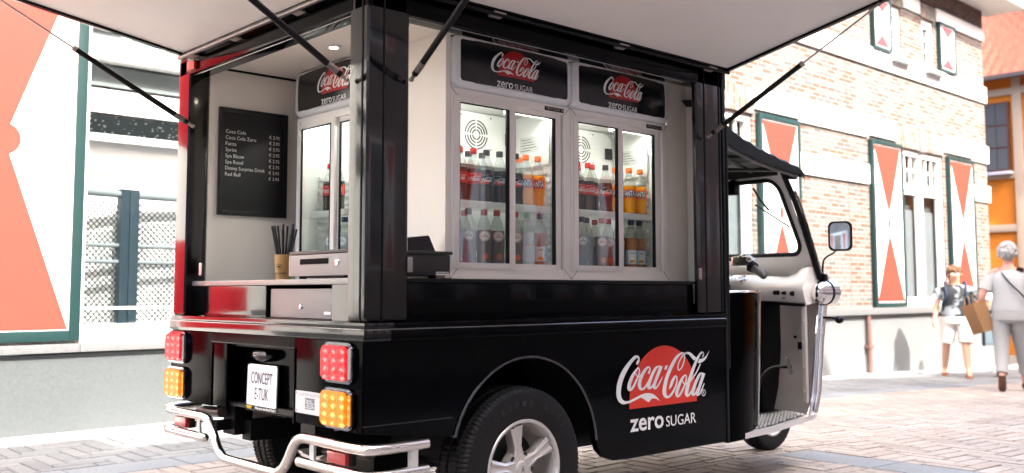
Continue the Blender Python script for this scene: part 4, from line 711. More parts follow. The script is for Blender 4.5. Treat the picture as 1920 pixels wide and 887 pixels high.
# tail lamps
LR = bpy.data.materials.new('lens_red')
def lens(name, c, em, es, hot):
    m = bpy.data.materials.new(name); m.use_nodes = True; N = m.node_tree; L = N.links; b = N.nodes['Principled BSDF']
    tc = N.nodes.new('ShaderNodeTexCoord'); sx = N.nodes.new('ShaderNodeSeparateXYZ')
    nz = N.nodes.new('ShaderNodeTexNoise'); nz.inputs['Scale'].default_value = 9; mx = N.nodes.new('ShaderNodeVectorMath'); mx.operation = 'MULTIPLY_ADD'
    mx.inputs[1].default_value = (.09, .09, .09); L.new(tc.outputs['Generated'], nz.inputs['Vector']); L.new(nz.outputs['Color'], mx.inputs[0]); L.new(tc.outputs['Generated'], mx.inputs[2]); L.new(mx.outputs[0], sx.inputs[0])
    def cell(out, n):
        q = N.nodes.new('ShaderNodeMath'); q.operation = 'MULTIPLY'; q.inputs[1].default_value = n; L.new(out, q.inputs[0])
        f = N.nodes.new('ShaderNodeMath'); f.operation = 'FRACT'; L.new(q.outputs[0], f.inputs[0])
        h = N.nodes.new('ShaderNodeMath'); h.operation = 'SUBTRACT'; h.inputs[1].default_value = .5; L.new(f.outputs[0], h.inputs[0]); return h.outputs[0]
    cb = N.nodes.new('ShaderNodeCombineXYZ'); L.new(cell(sx.outputs[1], 3), cb.inputs[0]); L.new(cell(sx.outputs[2], 4), cb.inputs[1])
    ln = N.nodes.new('ShaderNodeVectorMath'); ln.operation = 'LENGTH'; L.new(cb.outputs[0], ln.inputs[0])
    v = N.nodes.new('ShaderNodeTexVoronoi'); v.inputs['Scale'].default_value = 95; L.new(tc.outputs['Object'], v.inputs['Vector'])
    ad = N.nodes.new('ShaderNodeMath'); ad.operation = 'MULTIPLY_ADD'; ad.inputs[1].default_value = .25; L.new(v.outputs['Distance'], ad.inputs[0]); L.new(ln.outputs['Value'], ad.inputs[2])
    r = N.nodes.new('ShaderNodeMapRange'); r.inputs['From Min'].default_value = .22; r.inputs['From Max'].default_value = .50; r.inputs['To Min'].default_value = es*2.2; r.inputs['To Max'].default_value = es*.6
    L.new(ad.outputs[0], r.inputs['Value']); L.new(r.outputs[0], b.inputs['Emission Strength'])
    cr = N.nodes.new('ShaderNodeValToRGB'); cr.color_ramp.elements[0].position = .20; cr.color_ramp.elements[0].color = (*hot, 1); cr.color_ramp.elements[1].position = .45; cr.color_ramp.elements[1].color = (*em, 1)
    L.new(ad.outputs[0], cr.inputs[0]); L.new(cr.outputs[0], b.inputs['Emission Color'])
    b.inputs['Base Color'].default_value = (*c, 1); b.inputs['Roughness'].default_value = .2; b.inputs['Specular IOR Level'].default_value = .2
    bp = N.nodes.new('ShaderNodeBump'); bp.inputs['Distance'].default_value = .0015; L.new(v.outputs['Distance'], bp.inputs['Height']); L.new(bp.outputs[0], b.inputs['Normal'])
    return m
bpy.data.materials.remove(LR)
LR = lens('lens_red', (.40, .012, .015), (1, .04, .05), .10, (1, .30, .28)); LA = lens('lens_amber', (.50, .15, .01), (1, .27, .01), .11, (1, .62, .22))
for yc in (.135, 1.422):
    for zc, mt, lab in ((.722, LR, 'red tail lamp'), (.570, LA, 'amber indicator lamp')):
        M_ = REAR(-.004, yc, zc)
        m = MB(); m.prism(rrect(-.092, .092, -.068, .068, .03), 0, .018, M_, bev=.005); b = m.obj('tail_lamp', CHROME if False else mat('dark_chrome', (.30, .30, .32), .12, 1), T, label=lab)
        m = MB(); m.prism(rrect(-.086, .072, -.058, .058, .022), .018, .030, M_, bev=.004); m.obj('lens', mt, b)
        m = MB(); m.prism(rrect(.074, .090, -.05, .05, .006), .018, .0215, M_); m.obj('side_marker', LA if zc < .6 else mat('clear_marker', (.3, .28, .26), .15), b)
# builder's plate
M_ = REAR(-.0045, .425, .532)
m = MB(); m.prism(rrect(0, .197, 0, .078, .004), 0, .002, M_); bp_ = m.obj('maker_plate', mat('plate_alu', (.55, .55, .56), .4, .3), T)
m = MB(); text(m, 'CUSTOM BUILT BY', M_, .022, .172, .062, .071, ext=.0023)
m.prism(rrect(.066, .130, .016, .056, .001), .002, .0023, M_)
for a, b in ((.008, .07), (.189, .07), (.008, .008), (.189, .008)): m.lathe([(0, .0035), (.003, .003), (.0035, .002)], 8, M_ @ Matrix.Translation((a, b, 0)))
m.obj('lettering', mat('grey_print', (.16, .16, .17), .5), bp_)
m = MB()
for zz, x0_, x1_ in ((.046, .071, .112), (.038, .071, .125), (.029, .078, .122)):
    m.tube([(x0_+(x1_-x0_)*k/14, zz+.0035*math.sin(k*2.4)+.002*math.sin(k*.9), .0026) for k in range(15)], .0009, 4, M=M_)
m.tube([(.069, .024, .0026), (.09, .021, .0026), (.128, .025, .0026)], .0012, 4, M=M_)
m.obj('emblem', LOGOW, bp_)
# licence plate
M_ = REAR(.045, .778, .505) @ Matrix.Rotation(rad(-1.5), 4, 'X')
m = MB(); m.prism(rrect(-.122, .122, -.006, .172, .008), -.012, -.003, M_); lp = m.obj('plate_holder', BLACKM, T)
m = MB(); m.prism(rrect(-.117, .117, .012, .168, .009), -.003, .0, M_); pl_ = m.obj('licence_plate', mat('plate_white', (.74, .74, .76), .4), lp)
m = MB(); text(m, 'CONCEPT', M_, -.084, .084, .097, .142, ext=.0012, bold=.004); text(m, 'E-TUK', M_, -.050, .058, .036, .081, ext=.0012, bold=.004); m.obj('lettering', mat('plate_ink', (.02, .02, .022), .4), pl_)
m = MB(); text(m, 'Want your own Food Truck ?', M_, -.045, .117, -.004, .009, ext=.0008, bold=.02); m.obj('strip_lettering', LOGOW, lp)
m = MB()
for zz, x0_, x1_ in ((.006, -.116, -.070), (.000, -.108, -.074)):
    m.tube([(x0_+(x1_-x0_)*k/10, zz+.003*math.sin(k*2.4), .0009) for k in range(11)], .0022, 4, M=M_)
m.obj('strip_emblem', mat('yellow_print', (.75, .5, .03), .5), lp)
m = MB(); m.tube([(-.112, .169, -.002), (.112, .169, -.002)], .002, 6, M=M_); m.obj('plate_edge', CHROME, pl_)
m = MB(); mm = MB(); m.lathe([(.0, .0), (.055, .0), (.055, .02), (.045, .042), (.02, .052), (0, .053)], 24, REAR(.074, .778, .715) @ Matrix.Diagonal((1.35, .52, 1, 1))); m.obj('plate_lamp', mat('lamp_hood', (.06, .06, .065), .1, .9), T)
mm.bm.free()
# chrome rear bumper
R = .0185
up = [(.16, 1.555, .455), (.03, 1.548, .452), (-.012, 1.48, .450), (-.014, 1.20, .450), (-.014, 1.13, .447), (-.014, 1.08, .425), (-.014, 1.02, .345), (-.014, .97, .312), (-.014, .91, .305), (-.014, .755, .305), (-.014, .58, .305), (-.014, .52, .312), (-.014, .47, .345), (-.014, .41, .425), (-.014, .36, .447), (-.014, .29, .450), (-.014, .02, .450), (.03, -.045, .451), (.22, -.050, .452)]
m = MB(); m.tube(up, R, 16, smooth=5); bu = m.obj('rear_bumper', CHROME, T)
for pts in ([(.16, 1.555, .367), (.03, 1.548, .365), (-.012, 1.48, .365), (-.014, 1.135, .365)], [(-.014, .375, .365), (-.014, .03, .365), (.03, -.045, .366), (.22, -.050, .367)]):
    m = MB(); m.tube(pts, R, 16, smooth=5); e = pts[-1] if pts[0][1] > 1 else pts[0]; m.ball(e, R*1.0); m.obj('bumper_bar', CHROME, bu)
for q in [(-.010, .0, y-.014, y+.014, .37, .445) for y in (1.205, .305)]+[(.15, .175, y-.012, y+.012, .37, .445) for y in (1.555, -.050)]+[(0, .10, y-.02, y+.02, .40, .44) for y in (1.07, .44)]:
    m = MB(); m.box(*q); m.obj('bumper_bracket', mat('bracket_white', (.55, .55, .54), .45, .3) if q[1] < .09 or q[0] > .1 else BLACKM, bu)
for y in (1.36, .13):
    m = MB(); m.box(-.022, .012, y-.056, y+.056, .389, .428, .004); rf = m.obj('reflector', mat('reflector_red', (.35, .008, .008), .12, coat=1, bump=.6, bscale=220), bu)
    m = MB(); m.box(-.004, .02, y-.062, y+.060, .386, .4305, .003); m.obj('reflector_base', RUB, rf)
m = MB(); m.tube([(.03, 1.07, .47), (.09, 1.40, .44), (.12, 1.46, .40)], .022, 12, smooth=4); m.obj('exhaust_pipe', mat('dark_pipe', (.08, .07, .065), .3, .9), T)
m = MB(); m.tube([(.10, .46, .40), (.11, .12, .41)], .024, 12); m.obj('tow_tube', mat('dark_pipe', ()), T)
# wheels
def wheel(M_, r, w, rim, alloy=True, name='wheel', treads=True):
    k = r/.305; hw = w/2
    prof = [(rim-.012, -hw*.86), (rim+.004, -hw*.92), (rim+.03*k, -hw*1.0), (r-.045*k, -hw*1.04), (r-.018*k, -hw*.98), (r-.006, -hw*.84), (r-.002, -hw*.62), (r-.010, -hw*.58), (r-.010, -hw*.50), (r, -hw*.46), (r+.001, -hw*.12), (r-.009, -hw*.09), (r-.009, hw*.09), (r+.001, hw*.12), (r, hw*.46), (r-.010, hw*.50), (r-.010, hw*.58), (r-.002, hw*.62), (r-.006, hw*.84), (r-.018*k, hw*.98), (r-.045*k, hw*1.04), (rim+.03*k, hw*1.0), (rim+.004, hw*.92), (rim-.012, hw*.86)]
    tread = {4: 1, 5: 1, 6: 1, 9: 2, 10: 2, 13: 2, 14: 2, 17: 1, 18: 1, 19: 1}
    m = MB(); m.lathe(prof, 312, M_, mod=(lambda j, q: (-.0055 if j in tread and ((q+(j if tread[j] == 2 else 0)) % 3 == 0) else 0)) if treads else None)
    t = m.obj(name, RUB, T, angle=25)
    # raised ring lettering on the sidewall
    m = MB()
    for sgn in (1,):
        for word, a0 in (('UROPIS', 128), ('A202', 66)):
            for i, ch in enumerate(word):
                a = rad(a0-i*8.5); q = r-.062*k
                text(m, ch, M_ @ Matrix.Translation((q*math.cos(a), q*math.sin(a), hw*1.035)) @ Matrix.Rotation(a-math.pi/2, 4, 'Z'), 0, .018, -.009, .011, ext=.0008)
    if alloy: m.obj('tyre_lettering', mat('raised_rubber', (.022, .022, .024), .5), t)
    else: m.bm.free()
    m = MB(); m.lathe([(rim-.004, hw*.90), (rim+.006, hw*.95), (rim+.003, hw*.99), (rim-.006, hw*.97), (rim-.014, hw*.80), (rim-.022, hw*.3), (rim-.02, -hw*.8), (rim, -hw*.86)], 64, M_)
    rm = m.obj('rim', mat('alloy', (.62, .60, .585), .30, .55, bump=.05, bscale=80), t)
    m = MB(); m.lathe([(0, -hw*.1), (rim-.05, -hw*.1), (rim-.05, -hw*.3), (0, -hw*.3)], 32, M_); m.obj('brake_drum', mat('drum', (.03, .028, .027), .6, .4), t)
    if alloy:
        for q in range(5):
            a = rad(101+72*q); Rz = M_ @ Matrix.Rotation(a, 4, 'Z'); m = MB()
            f = rim-.018
            rows = []
            for u in (0, .2, .4, .6, .8, 1.0):
                x = .030+(f-.030)*u; wd = .034-.016*min(1, u*2.5)+.016*max(0, u-.4)/.6; zc = hw*(.74+.16*u); dz = .007
                rows.append([(x, -wd*.8, zc-.05), (x, -wd*.93, zc-.006), (x, -wd*.55, zc), (x, -wd*.18, zc-dz), (x, wd*.18, zc-dz), (x, wd*.55, zc), (x, wd*.93, zc-.006), (x, wd*.8, zc-.05)])
            m.sheet(rows, M=Rz); m.obj('spoke', mat('alloy', ()), rm, angle=50)
        m = MB(); m.lathe([(0, hw*.84), (.024, hw*.84), (.027, hw*.82), (.030, hw*.74), (.060, hw*.70), (.070, hw*.3)], 40, M_); h = m.obj('hub', mat('alloy', ()), rm)
        m = MB()
        for q in range(5): 
            a = rad(101+36+72*q); m.lathe([(0, hw*.712), (.0115, hw*.712), (.0125, hw*.70)], 14, M_ @ Matrix.Translation((.052*math.cos(a), .052*math.sin(a), 0)))
        m.obj('bolt_holes', mat('bolt_hole', (.012, .012, .012), .5), h)
        m = MB(); text(m, 'A', M_, -.008, .008, -.012, .012, ext=hw*.845); m.obj('cap_emblem', mat('cap_ink', (.05, .05, .05), .4), h)
    else:
        m = MB(); m.lathe([(0, hw*.45), (.03, hw*.45), (.04, hw*.30), (rim*.7, hw*.30), (rim*.9, hw*.62), (rim-.004, hw*.9)], 48, M_); m.obj('disc', mat('steel_rim', (.5, .5, .5), .35, .7), rm)
    return t
SW = lambda x, y, z: Matrix(((1, 0, 0, x), (0, 0, -1, y), (0, 1, 0, z), (0, 0, 0, 1)))
SWL = lambda x, y, z: Matrix(((-1, 0, 0, x), (0, 0, 1, y), (0, 1, 0, z), (0, 0, 0, 1)))
wheel(SW(.700, .065, .303), .303, .175, .178)
wheel(SWL(.695, 1.445, .303), .303, .175, .178)
wheel(SW(3.46, .755, .225-.012), .225, .13, .135, alloy=False)
m = MB(); m.tube([(3.46, .66, .213), (3.46, .85, .213)], .012, 10); 
for y in (.665, .845): m.tube([(3.46, y, .213), (3.38, y, .45), (3.30, y, .60)], .02, 10)
m.obj('front_fork', BLACKM, T)
m = MB(); rows = []
for k in range(13):
    a = rad(150-k*10); rows.append([(3.46+.27*math.cos(a), y, .213+.27*math.sin(a)) for y in (.66, .85)])
m.sheet(rows, thick=.006); m.obj('front_mudguard', BLACK, T)
# logo on the side
cokesign([o for o in T.children if o.name.startswith('side_panel')][0], SIDE(1.3125, -.0012, .4715), .4585, mat('logo_red', (.70, .035, .018), .35), lift=.0007)

# ---- cab
m = MB(); rows = []                                                          # curved flank behind the footwell
for k in range(13):
    u = k/12; x = 2.0+.385*u; y = .0+.10*u**2.2
    rows.append([(x-.0*u, y, .262), (x+.018*u, y, .5), (x+.035*u, y, .75), (x+.045*u, y, .953)])
m.sheet(rows, thick=.02); m.box(2.0, 2.40, .105, 1.40, .40, .90); m.obj('seat_base', BLKR, T)
m = MB(); m.tube([(2.386, .098, .262), (2.404, .098, .5), (2.421, .098, .75), (2.432, .098, .955)], .008, 10); m.tube([(2.01, .0, .957), (2.2, .024, .957), (2.43, .098, .957)], .007, 8); m.obj('flank_trim', CHROME, T)
m = MB(); m.box(1.996, 2.012, -.006, .02, .262, 1.99, .003); m.tube([(2.02, -.002, .6), (2.022, -.006, 1.3), (2.03, .0, 1.75)], .006, 8); m.obj('door_seal', RUB, T)
m = MB(); m.box(2.05, 2.42, .25, 1.26, .90, 1.0, .03); m.obj('driver_seat', mat('seat_vinyl', (.02, .02, .022), .5, bump=.2), T)
m = MB(); m.box(2.035, 2.06, .12, 1.39, .9, 1.95); m.obj('cab_rear_wall', BLACKM, T)
# footplate
fp = [(2.10, 1.50), (2.10, .010), (2.45, .040), (3.02, .165), (3.12, .200), (3.17, .245), (3.19, .32), (3.19, 1.19), (3.17, 1.265), (3.12, 1.31), (3.02, 1.345), (2.45, 1.47)]
m = MB(); m.prism(fp, .262, .288); f = m.obj('footplate', mat('worn_alu', (.72, .71, .70), .35, .45, bump=.15, bscale=50, rvary=.15), T)
m = MB()
dark = mat('tread_lug', (.80, .80, .80), .3, .25)
for i in range(26):
    for j in range(10):
        x = 2.35+i*.034+(.017 if j % 2 else 0); y = .075+j*.030
        if y < .055+max(0, x-2.45)*.22+.02 or x > 3.13: continue
        a = rad(38); c, s_ = math.cos(a), math.sin(a)
        m.prism([(x+c*p*.016-s_*q*.0062, y+s_*p*.016+c*q*.0062) for p, q in ((-1, 0), (-.5, 1), (.5, 1), (1, 0), (.5, -1), (-.5, -1))], .2893, .2935)
m.obj('tread_pattern', dark, f)
m = MB(); m.prism([(2.33, 1.44), (2.33, .055), (2.45, .065), (3.02, .19), (3.12, .23), (3.14, .32), (3.14, 1.19), (3.02, 1.32), (2.45, 1.44)], .2885, .2892); m.obj('plate_inlay', mat('dark_tread', (.035, .04, .045), .35, .3), f)
# front shield, white inside, chrome edge
m = MB(); pts = []
prof = [(2.955, .300), (3.00, .42), (3.04, .65), (3.09, .90), (3.12, 1.06)]
rows = []
for x, z in prof:
    rows.append([(x+.10, y_, z) if False else (x+.0+.10*math.sin(math.pi*(y_-.15)/1.21), y_, z) for y_ in [.15+1.21*k/16 for k in range(17)]])
m.sheet(rows, thick=.012); m.obj('front_shield', mat('shield_grey', (.40, .375, .35), .4, vary=.12, vscale=5), T)
for yy in (.145, 1.365):
    m = MB(); m.box(0, .045, -.006, .006, 0, 1, .003) if False else None
    m.tube([(2.950, yy, .295), (2.985, yy, .36), (3.015, yy, .50), (3.045, yy, .68), (3.09, yy, .90), (3.125, yy, 1.06)], .011, 10); m.tube([(2.985, yy-.012 if yy < 1 else yy+.012, .31), (3.03, yy-.012 if yy < 1 else yy+.012, .42), (3.065, yy-.012 if yy < 1 else yy+.012, .68), (3.115, yy-.012 if yy < 1 else yy+.012, .92), (3.14, yy-.012 if yy < 1 else yy+.012, 1.04)], .020, 12)
    m.obj('shield_edge', CHROME, T)
m = MB(); m.box(2.94, 2.965, .150, .172, .36, .90, .003); 
for z in (.42, .55, .68, .80): m.ball((2.938, .161, z), .005)
m.obj('shield_flange', mat('flange_grey', (.42, .40, .38), .4), T)
# dark centre tunnel in the footwell
m = MB(); m.box(2.90, 3.10, .40, 1.11, .289, .90, .01); m.box(2.42, 2.90, .55, .96, .289, .36, .01); m.obj('centre_tunnel', BLACKM, T)
m = MB(); m.tube([(2.74, .33, .40), (2.78, .32, .50), (2.84, .29, .548), (2.90, .215, .55)], .009, 8, smooth=4); pd = m.obj('pedal_arm', BLACKM, T)
m = MB(); m.box(-.028, .028, -.004, .004, -.045, .045, .002, M=Matrix.Translation((2.88, .215, .556)) @ Matrix.Rotation(rad(-40), 4, 'Z') @ Matrix.Rotation(rad(-15), 4, 'Y') @ Matrix.Rotation(rad(60), 4, 'Z')); m.obj('pedal', STEEL, pd)
m = MB(); m.box(3.018, 3.024, .185, .245, .64, .68); m.box(3.012, 3.02, .25, .265, .70, .715); m.obj('shield_sticker', BLACKM, T)
m = MB(); m.tube([(2.5, .62, .45), (2.62, .5, .40), (2.7, .42, .36), (2.74, .35, .42)], .006, 6, smooth=4); m.tube([(2.45, .60, .52), (2.6, .55, .42), (2.8, .5, .37)], .005, 6, smooth=4); m.obj('cable', BLACKM, T)
# dashboard: a moulded white console
m = MB()
sec = lambda y: [(2.955, .905), (2.93, .93), (2.915, .975), (2.93, 1.005), (2.99, 1.035), (3.07, 1.045+0*y), (3.15, 1.03), (3.16, .91)]
ys = [.145, .16, .19, .23, .30, .42, .50, .62, .755, .89, 1.01, 1.09, 1.21, 1.28, 1.35, 1.365]
rows = []
for y in ys:
    d = abs(y-.755); hump = .5-.5*math.cos(math.pi*max(0, min(1, (.42-d)/.18))); ear = max(0, min(1, (d-.50)/.07)); 
    r_ = []
    for i, (x, z) in enumerate(sec(y)):
        zz = z+(.055*ear if i in (4, 5, 6) else 0)+(.012*hump if i >= 3 and i < 7 else 0); xx = x-(.10*hump if i in (1, 2, 3, 4) else 0)-(.03*hump if i == 0 else 0)
        if i in (0,): zz -= .02*ear
        r_.append((xx, y, zz))
    rows.append(r_)
m.sheet(rows); 
for r_ in (rows[0], rows[-1]): m.bm.faces.new([m.bm.verts.new(q) for q in r_])
db = m.obj('dashboard', SHELLW, T, angle=50)
m = MB(); m.tube([(2.94, .150, .885), (2.95, .25, .888), (2.95, .38, .897), (2.925, .50, .90), (2.925, 1.0, .90)], .009, 8); m.obj('dash_lip', BLACKM, db)
for y, z, rr in ((.585, 1.022, .034), (.492, 1.022, .030)):
    Mg = Matrix.Translation((2.865, y, z+.006)) @ Matrix.Rotation(rad(-38), 4, 'Y')
    m = MB(); m.lathe([(rr, -.01), (rr, .006), (rr-.005, .008), (rr-.006, .004)], 28, Mg); gg = m.obj('gauge', CHROME, db)
    m = MB(); m.lathe([(0, .004), (rr-.006, .004)], 28, Mg); m.obj('gauge_face', mat('gauge_face', (.35, .37, .36), .15, coat=1), gg)
for y, z, a, b in ((.305, .952, .019, .012), (.255, .950, .010, .010), (.205, .947, .010, .013)):
    m = MB(); m.prism(rrect(-a, a, -b, b, min(a, b)*.5), 0, .006, REAR(2.915, y, z)); m.lathe([(0, .022), (.007, .022), (.009, .006)], 12, REAR(2.915, y, z)); m.obj('switch', BLACKM, db)
m = MB(); m.prism(rrect(-.010, .010, -.005, .005, .001), 0, .003, REAR(2.914, .262, .922)); m.obj('socket_plate', STEEL, db)
# handlebar
m = MB(); m.tube([(2.80, 1.10, 1.11), (2.86, .90, 1.13), (2.87, .72, 1.14), (2.85, .56, 1.142), (2.81, .42, 1.115)], .012, 10, smooth=4); m.tube([(2.86, .76, 1.14), (2.95, .76, 1.02)], .022, 10); hb = m.obj('handlebar', BLACKM, T)
m = MB(); m.tube([(2.81, .41, 1.108), (2.79, .305, 1.045)], .020, 14); m.ball((2.79, .305, 1.045), .020); m.obj('grip', mat('grip_grey', (.10, .10, .105), .5), hb)
m = MB(); m.tube([(2.812, .395, 1.100), (2.81, .375, 1.088)], [.036, .030], 16); m.obj('grip_flange', RUB, hb)
m = MB(); m.box(2.80, 2.85, .42, .52, 1.10, 1.155, .014); m.tube([(2.80, .47, 1.15), (2.78, .41, 1.165), (2.76, .33, 1.125)], .006, 8, smooth=3); m.obj('brake_reservoir', CHROME, hb)
# windscreen shell: white panel with a gasket and glass
def ws(y, z):  # leaning back plane
    return (3.075-(z-1.05)*.65+.06*math.sin(math.pi*(y-.15)/1.21), y, z)
y0, y1, z0, z1 = .15, 1.36, 1.045, 1.66
oy0, oy1, oz0, oz1, rr = .187, 1.323, 1.165, 1.560, .07
inner = rrect(oy0, oy1, oz0, oz1, rr, 5); outer = []
for (y, z) in inner:
    cy_, cz_ = (y0+y1)/2, (z0+z1)/2
    outer.append((y0 if y < oy0+rr*.9 else (y1 if y > oy1-rr*.9 else y), z0 if z < oz0+rr*.9 else (z1 if z > oz1-rr*.9 else z)))
t = bmesh.new(); A = [t.verts.new(ws(*q)) for q in inner]; B = [t.verts.new(ws(*q)) for q in outer]; n = len(A)
for k in range(n):
    try: t.faces.new((A[k], A[(k+1) % n], B[(k+1) % n], B[k]))
    except ValueError: pass
bmesh.ops.remove_doubles(t, verts=t.verts[:], dist=1e-5); bmesh.ops.dissolve_degenerate(t, edges=t.edges[:], dist=1e-6)
bmesh.ops.solidify(t, geom=t.faces[:], thickness=.012)
m = MB(); m.add(t); wsh = m.obj('windscreen_shell', SHELLW, T)
m = MB(); q = [Vector(ws(*p)) for p in inner]; m.tube(q+[q[0]], .013, 8, caps=False); m.obj('gasket', RUB, wsh)
m = MB(); t = bmesh.new(); V = [t.verts.new(ws(*p)) for p in inner]; c = t.verts.new(ws((oy0+oy1)/2, (oz0+oz1)/2))
for k in range(n): t.faces.new((V[k], V[(k+1) % n], c))
m.add(t); m.obj('windscreen', GLASS, wsh)
ww = lambda y, z, d=.02: Vector(ws(y, z))-Vector((d, 0, 0))
m = MB(); m.tube([ww(.363, 1.53, .0), ww(.33, 1.46), ww(.298, 1.405)], .006, 8); m.tube([ww(.378, 1.44), ww(.195, 1.306)], .0045, 8)
m.obj('wiper', BLACKM, wsh)
m = MB(); m.box(2.70, 2.745, .42, .485, 1.49, 1.57, .008); m.lathe([(0, .004), (.012, .003), (.013, 0)], 16, REAR(2.70, .452, 1.535)); m.tube([(2.72, .45, 1.57), (2.73, .39, 1.60), (2.70, .35, 1.605)], .008, 8); m.obj('wiper_motor', BLACKM, T)
# pillars and canopy roof
for yy in (.135, 1.375):
    m = MB()
    m.tube([(3.075, yy, 1.03), (2.885, yy, 1.38), (2.745, yy, 1.575), (2.71, yy, 1.62)], .0155, 10, smooth=4); pil = m.obj('roof_pillar', BLACKM, T)
    m = MB(); m.tube([(3.105, yy-.004, 1.03), (2.915, yy-.004, 1.39), (2.84, yy-.004, 1.50)], .008, 8, smooth=4); m.obj('pillar_trim', CHROME, pil)
RP = [(1.98, 1.87), (2.05, 1.815), (2.126, 1.768), (2.205, 1.732), (2.393, 1.682), (2.586, 1.646), (2.794, 1.611)]
def rz_(x):
    for (a, b), (c, d) in zip(RP, RP[1:]):
        if x <= c: return b+(d-b)*(x-a)/(c-a)
    return RP[-1][1]
m = MB(); rows = []
for k in range(23):
    x = 1.98+(2.794-1.98)*k/22; z = rz_(x)+.004*math.sin(k*2.2); dr = .095-.055*(x-1.98)/.81
    rows.append([(x, .057, z-dr), (x, .055, z-.008), (x, .065, z+.004)]+[(x, .065+1.38*j/12, z+.004+.055*math.sin(math.pi*j/12)+.003*math.sin(j*3.1+k)) for j in range(1, 12)]+[(x, 1.445, z+.004), (x, 1.455, z-.008), (x, 1.453, z-dr)])
z = rows[-1]; rows.append([(p[0]+.018, p[1], p[2]-.014) for p in z]); rows.append([(p[0]+.020, p[1], p[2]-.045) for p in z])
m.sheet(rows, thick=.006); rf = m.obj('cab_roof', mat('black_vinyl', (.022, .03, .036), .35, bump=.6, bscale=25), T)
m = MB()
m.tube([(2.0, .085, rz_(2.0)-.085), (2.2, .085, rz_(2.2)-.075), (2.5, .085, rz_(2.5)-.06), (2.78, .085, rz_(2.78)-.04)], .011, 10, smooth=4); m.tube([(2.0, 1.425, rz_(2.0)-.085), (2.78, 1.425, rz_(2.78)-.04)], .011, 10)
for x in (2.12, 2.38, 2.62, 2.785): m.tube([(x, .085, rz_(x)-.05), (x, .755, rz_(x)+.0), (x, 1.425, rz_(x)-.05)], .010, 10, smooth=4)
m.tube([(2.1, .32, rz_(2.1)-.03), (2.785, .30, rz_(2.78)-.03)], .010, 8)
m.obj('roof_frame', mat('frame_paint', (.10, .095, .09), .4), rf)
m = MB(); m.box(2.69, 2.71, .15, 1.36, 1.575, 1.625, .004); m.obj('roof_board', mat('board_black', (.02, .02, .02), .6), rf)
# mirrors, headlamp, lever
def side_kit(sg, yb):
    Y = lambda d: yb-sg*d
    m = MB(); m.tube([(3.10, Y(.02), 1.03), (3.10, Y(.03), 1.13), (3.07, Y(.10), 1.165), (3.02, Y(.165), 1.19)], .0055, 8, smooth=4); m.box(3.085, 3.115, Y(.045) if sg > 0 else Y(.0), Y(.0) if sg > 0 else Y(.045), 1.00, 1.055, .006)
    ar = m.obj('mirror_arm', BLACKM, T)
    Mm = Matrix.Translation((2.99, Y(.135), 1.254)) @ Matrix.Rotation(rad(-90), 4, 'Y') @ Matrix.Rotation(rad(90), 4, 'Z')
    Mm = REAR(2.99, Y(.192), 1.254) @ Matrix.Rotation(rad(22 if sg > 0 else -22), 4, 'Y')
    m = MB(); m.prism(rrect(-.062, .062, -.080, .080, .03), -.02, 0, Mm, bev=.006); hd = m.obj('mirror_head', BLACKM, ar)
    m = MB(); m.prism(rrect(-.051, .051, -.070, .070, .026), 0, .0015, Mm); m.obj('mirror_glass', mat('mirror', (.92, .93, .93), .01, 1), hd)
    Mh = Matrix.Translation((3.04, Y(.035), .953)) @ Matrix.Diagonal((.9, .9, 1, 1)) @ Matrix.Rotation(rad(90), 4, 'Y')
    m = MB(); m.lathe([(0, -.055), (.028, -.05), (.050, -.03), (.061, .0), (.066, .05), (.068, .13), (.064, .135)], 32, Mh); hl = m.obj('headlamp', CHROME, T)
    m = MB(); m.lathe([(0, .128), (.062, .128)], 24, Mh); m.obj('lens', mat('lamp_glass', (.5, .5, .5), .05), hl)
    m = MB(); m.lathe([(.0665, .045), (.0685, .06), (.0685, .066)], 32, Mh); m.tube([(3.07, Y(.03), .97), (3.06, Y(.0), .98)], .02, 10); m.obj('lamp_bracket', RUB, hl)
    m = MB(); m.tube([(3.09, Y(.0), .815), (3.07, Y(.085), .815), (3.04, Y(.14), .808)], .007, 8, smooth=3); m.ball((3.035, Y(.15), .806), .022, sc=(1.2, 1, .9)); m.obj('indicator_stalk', BLACKM, T)
side_kit(1, .15); side_kit(-1, 1.36)

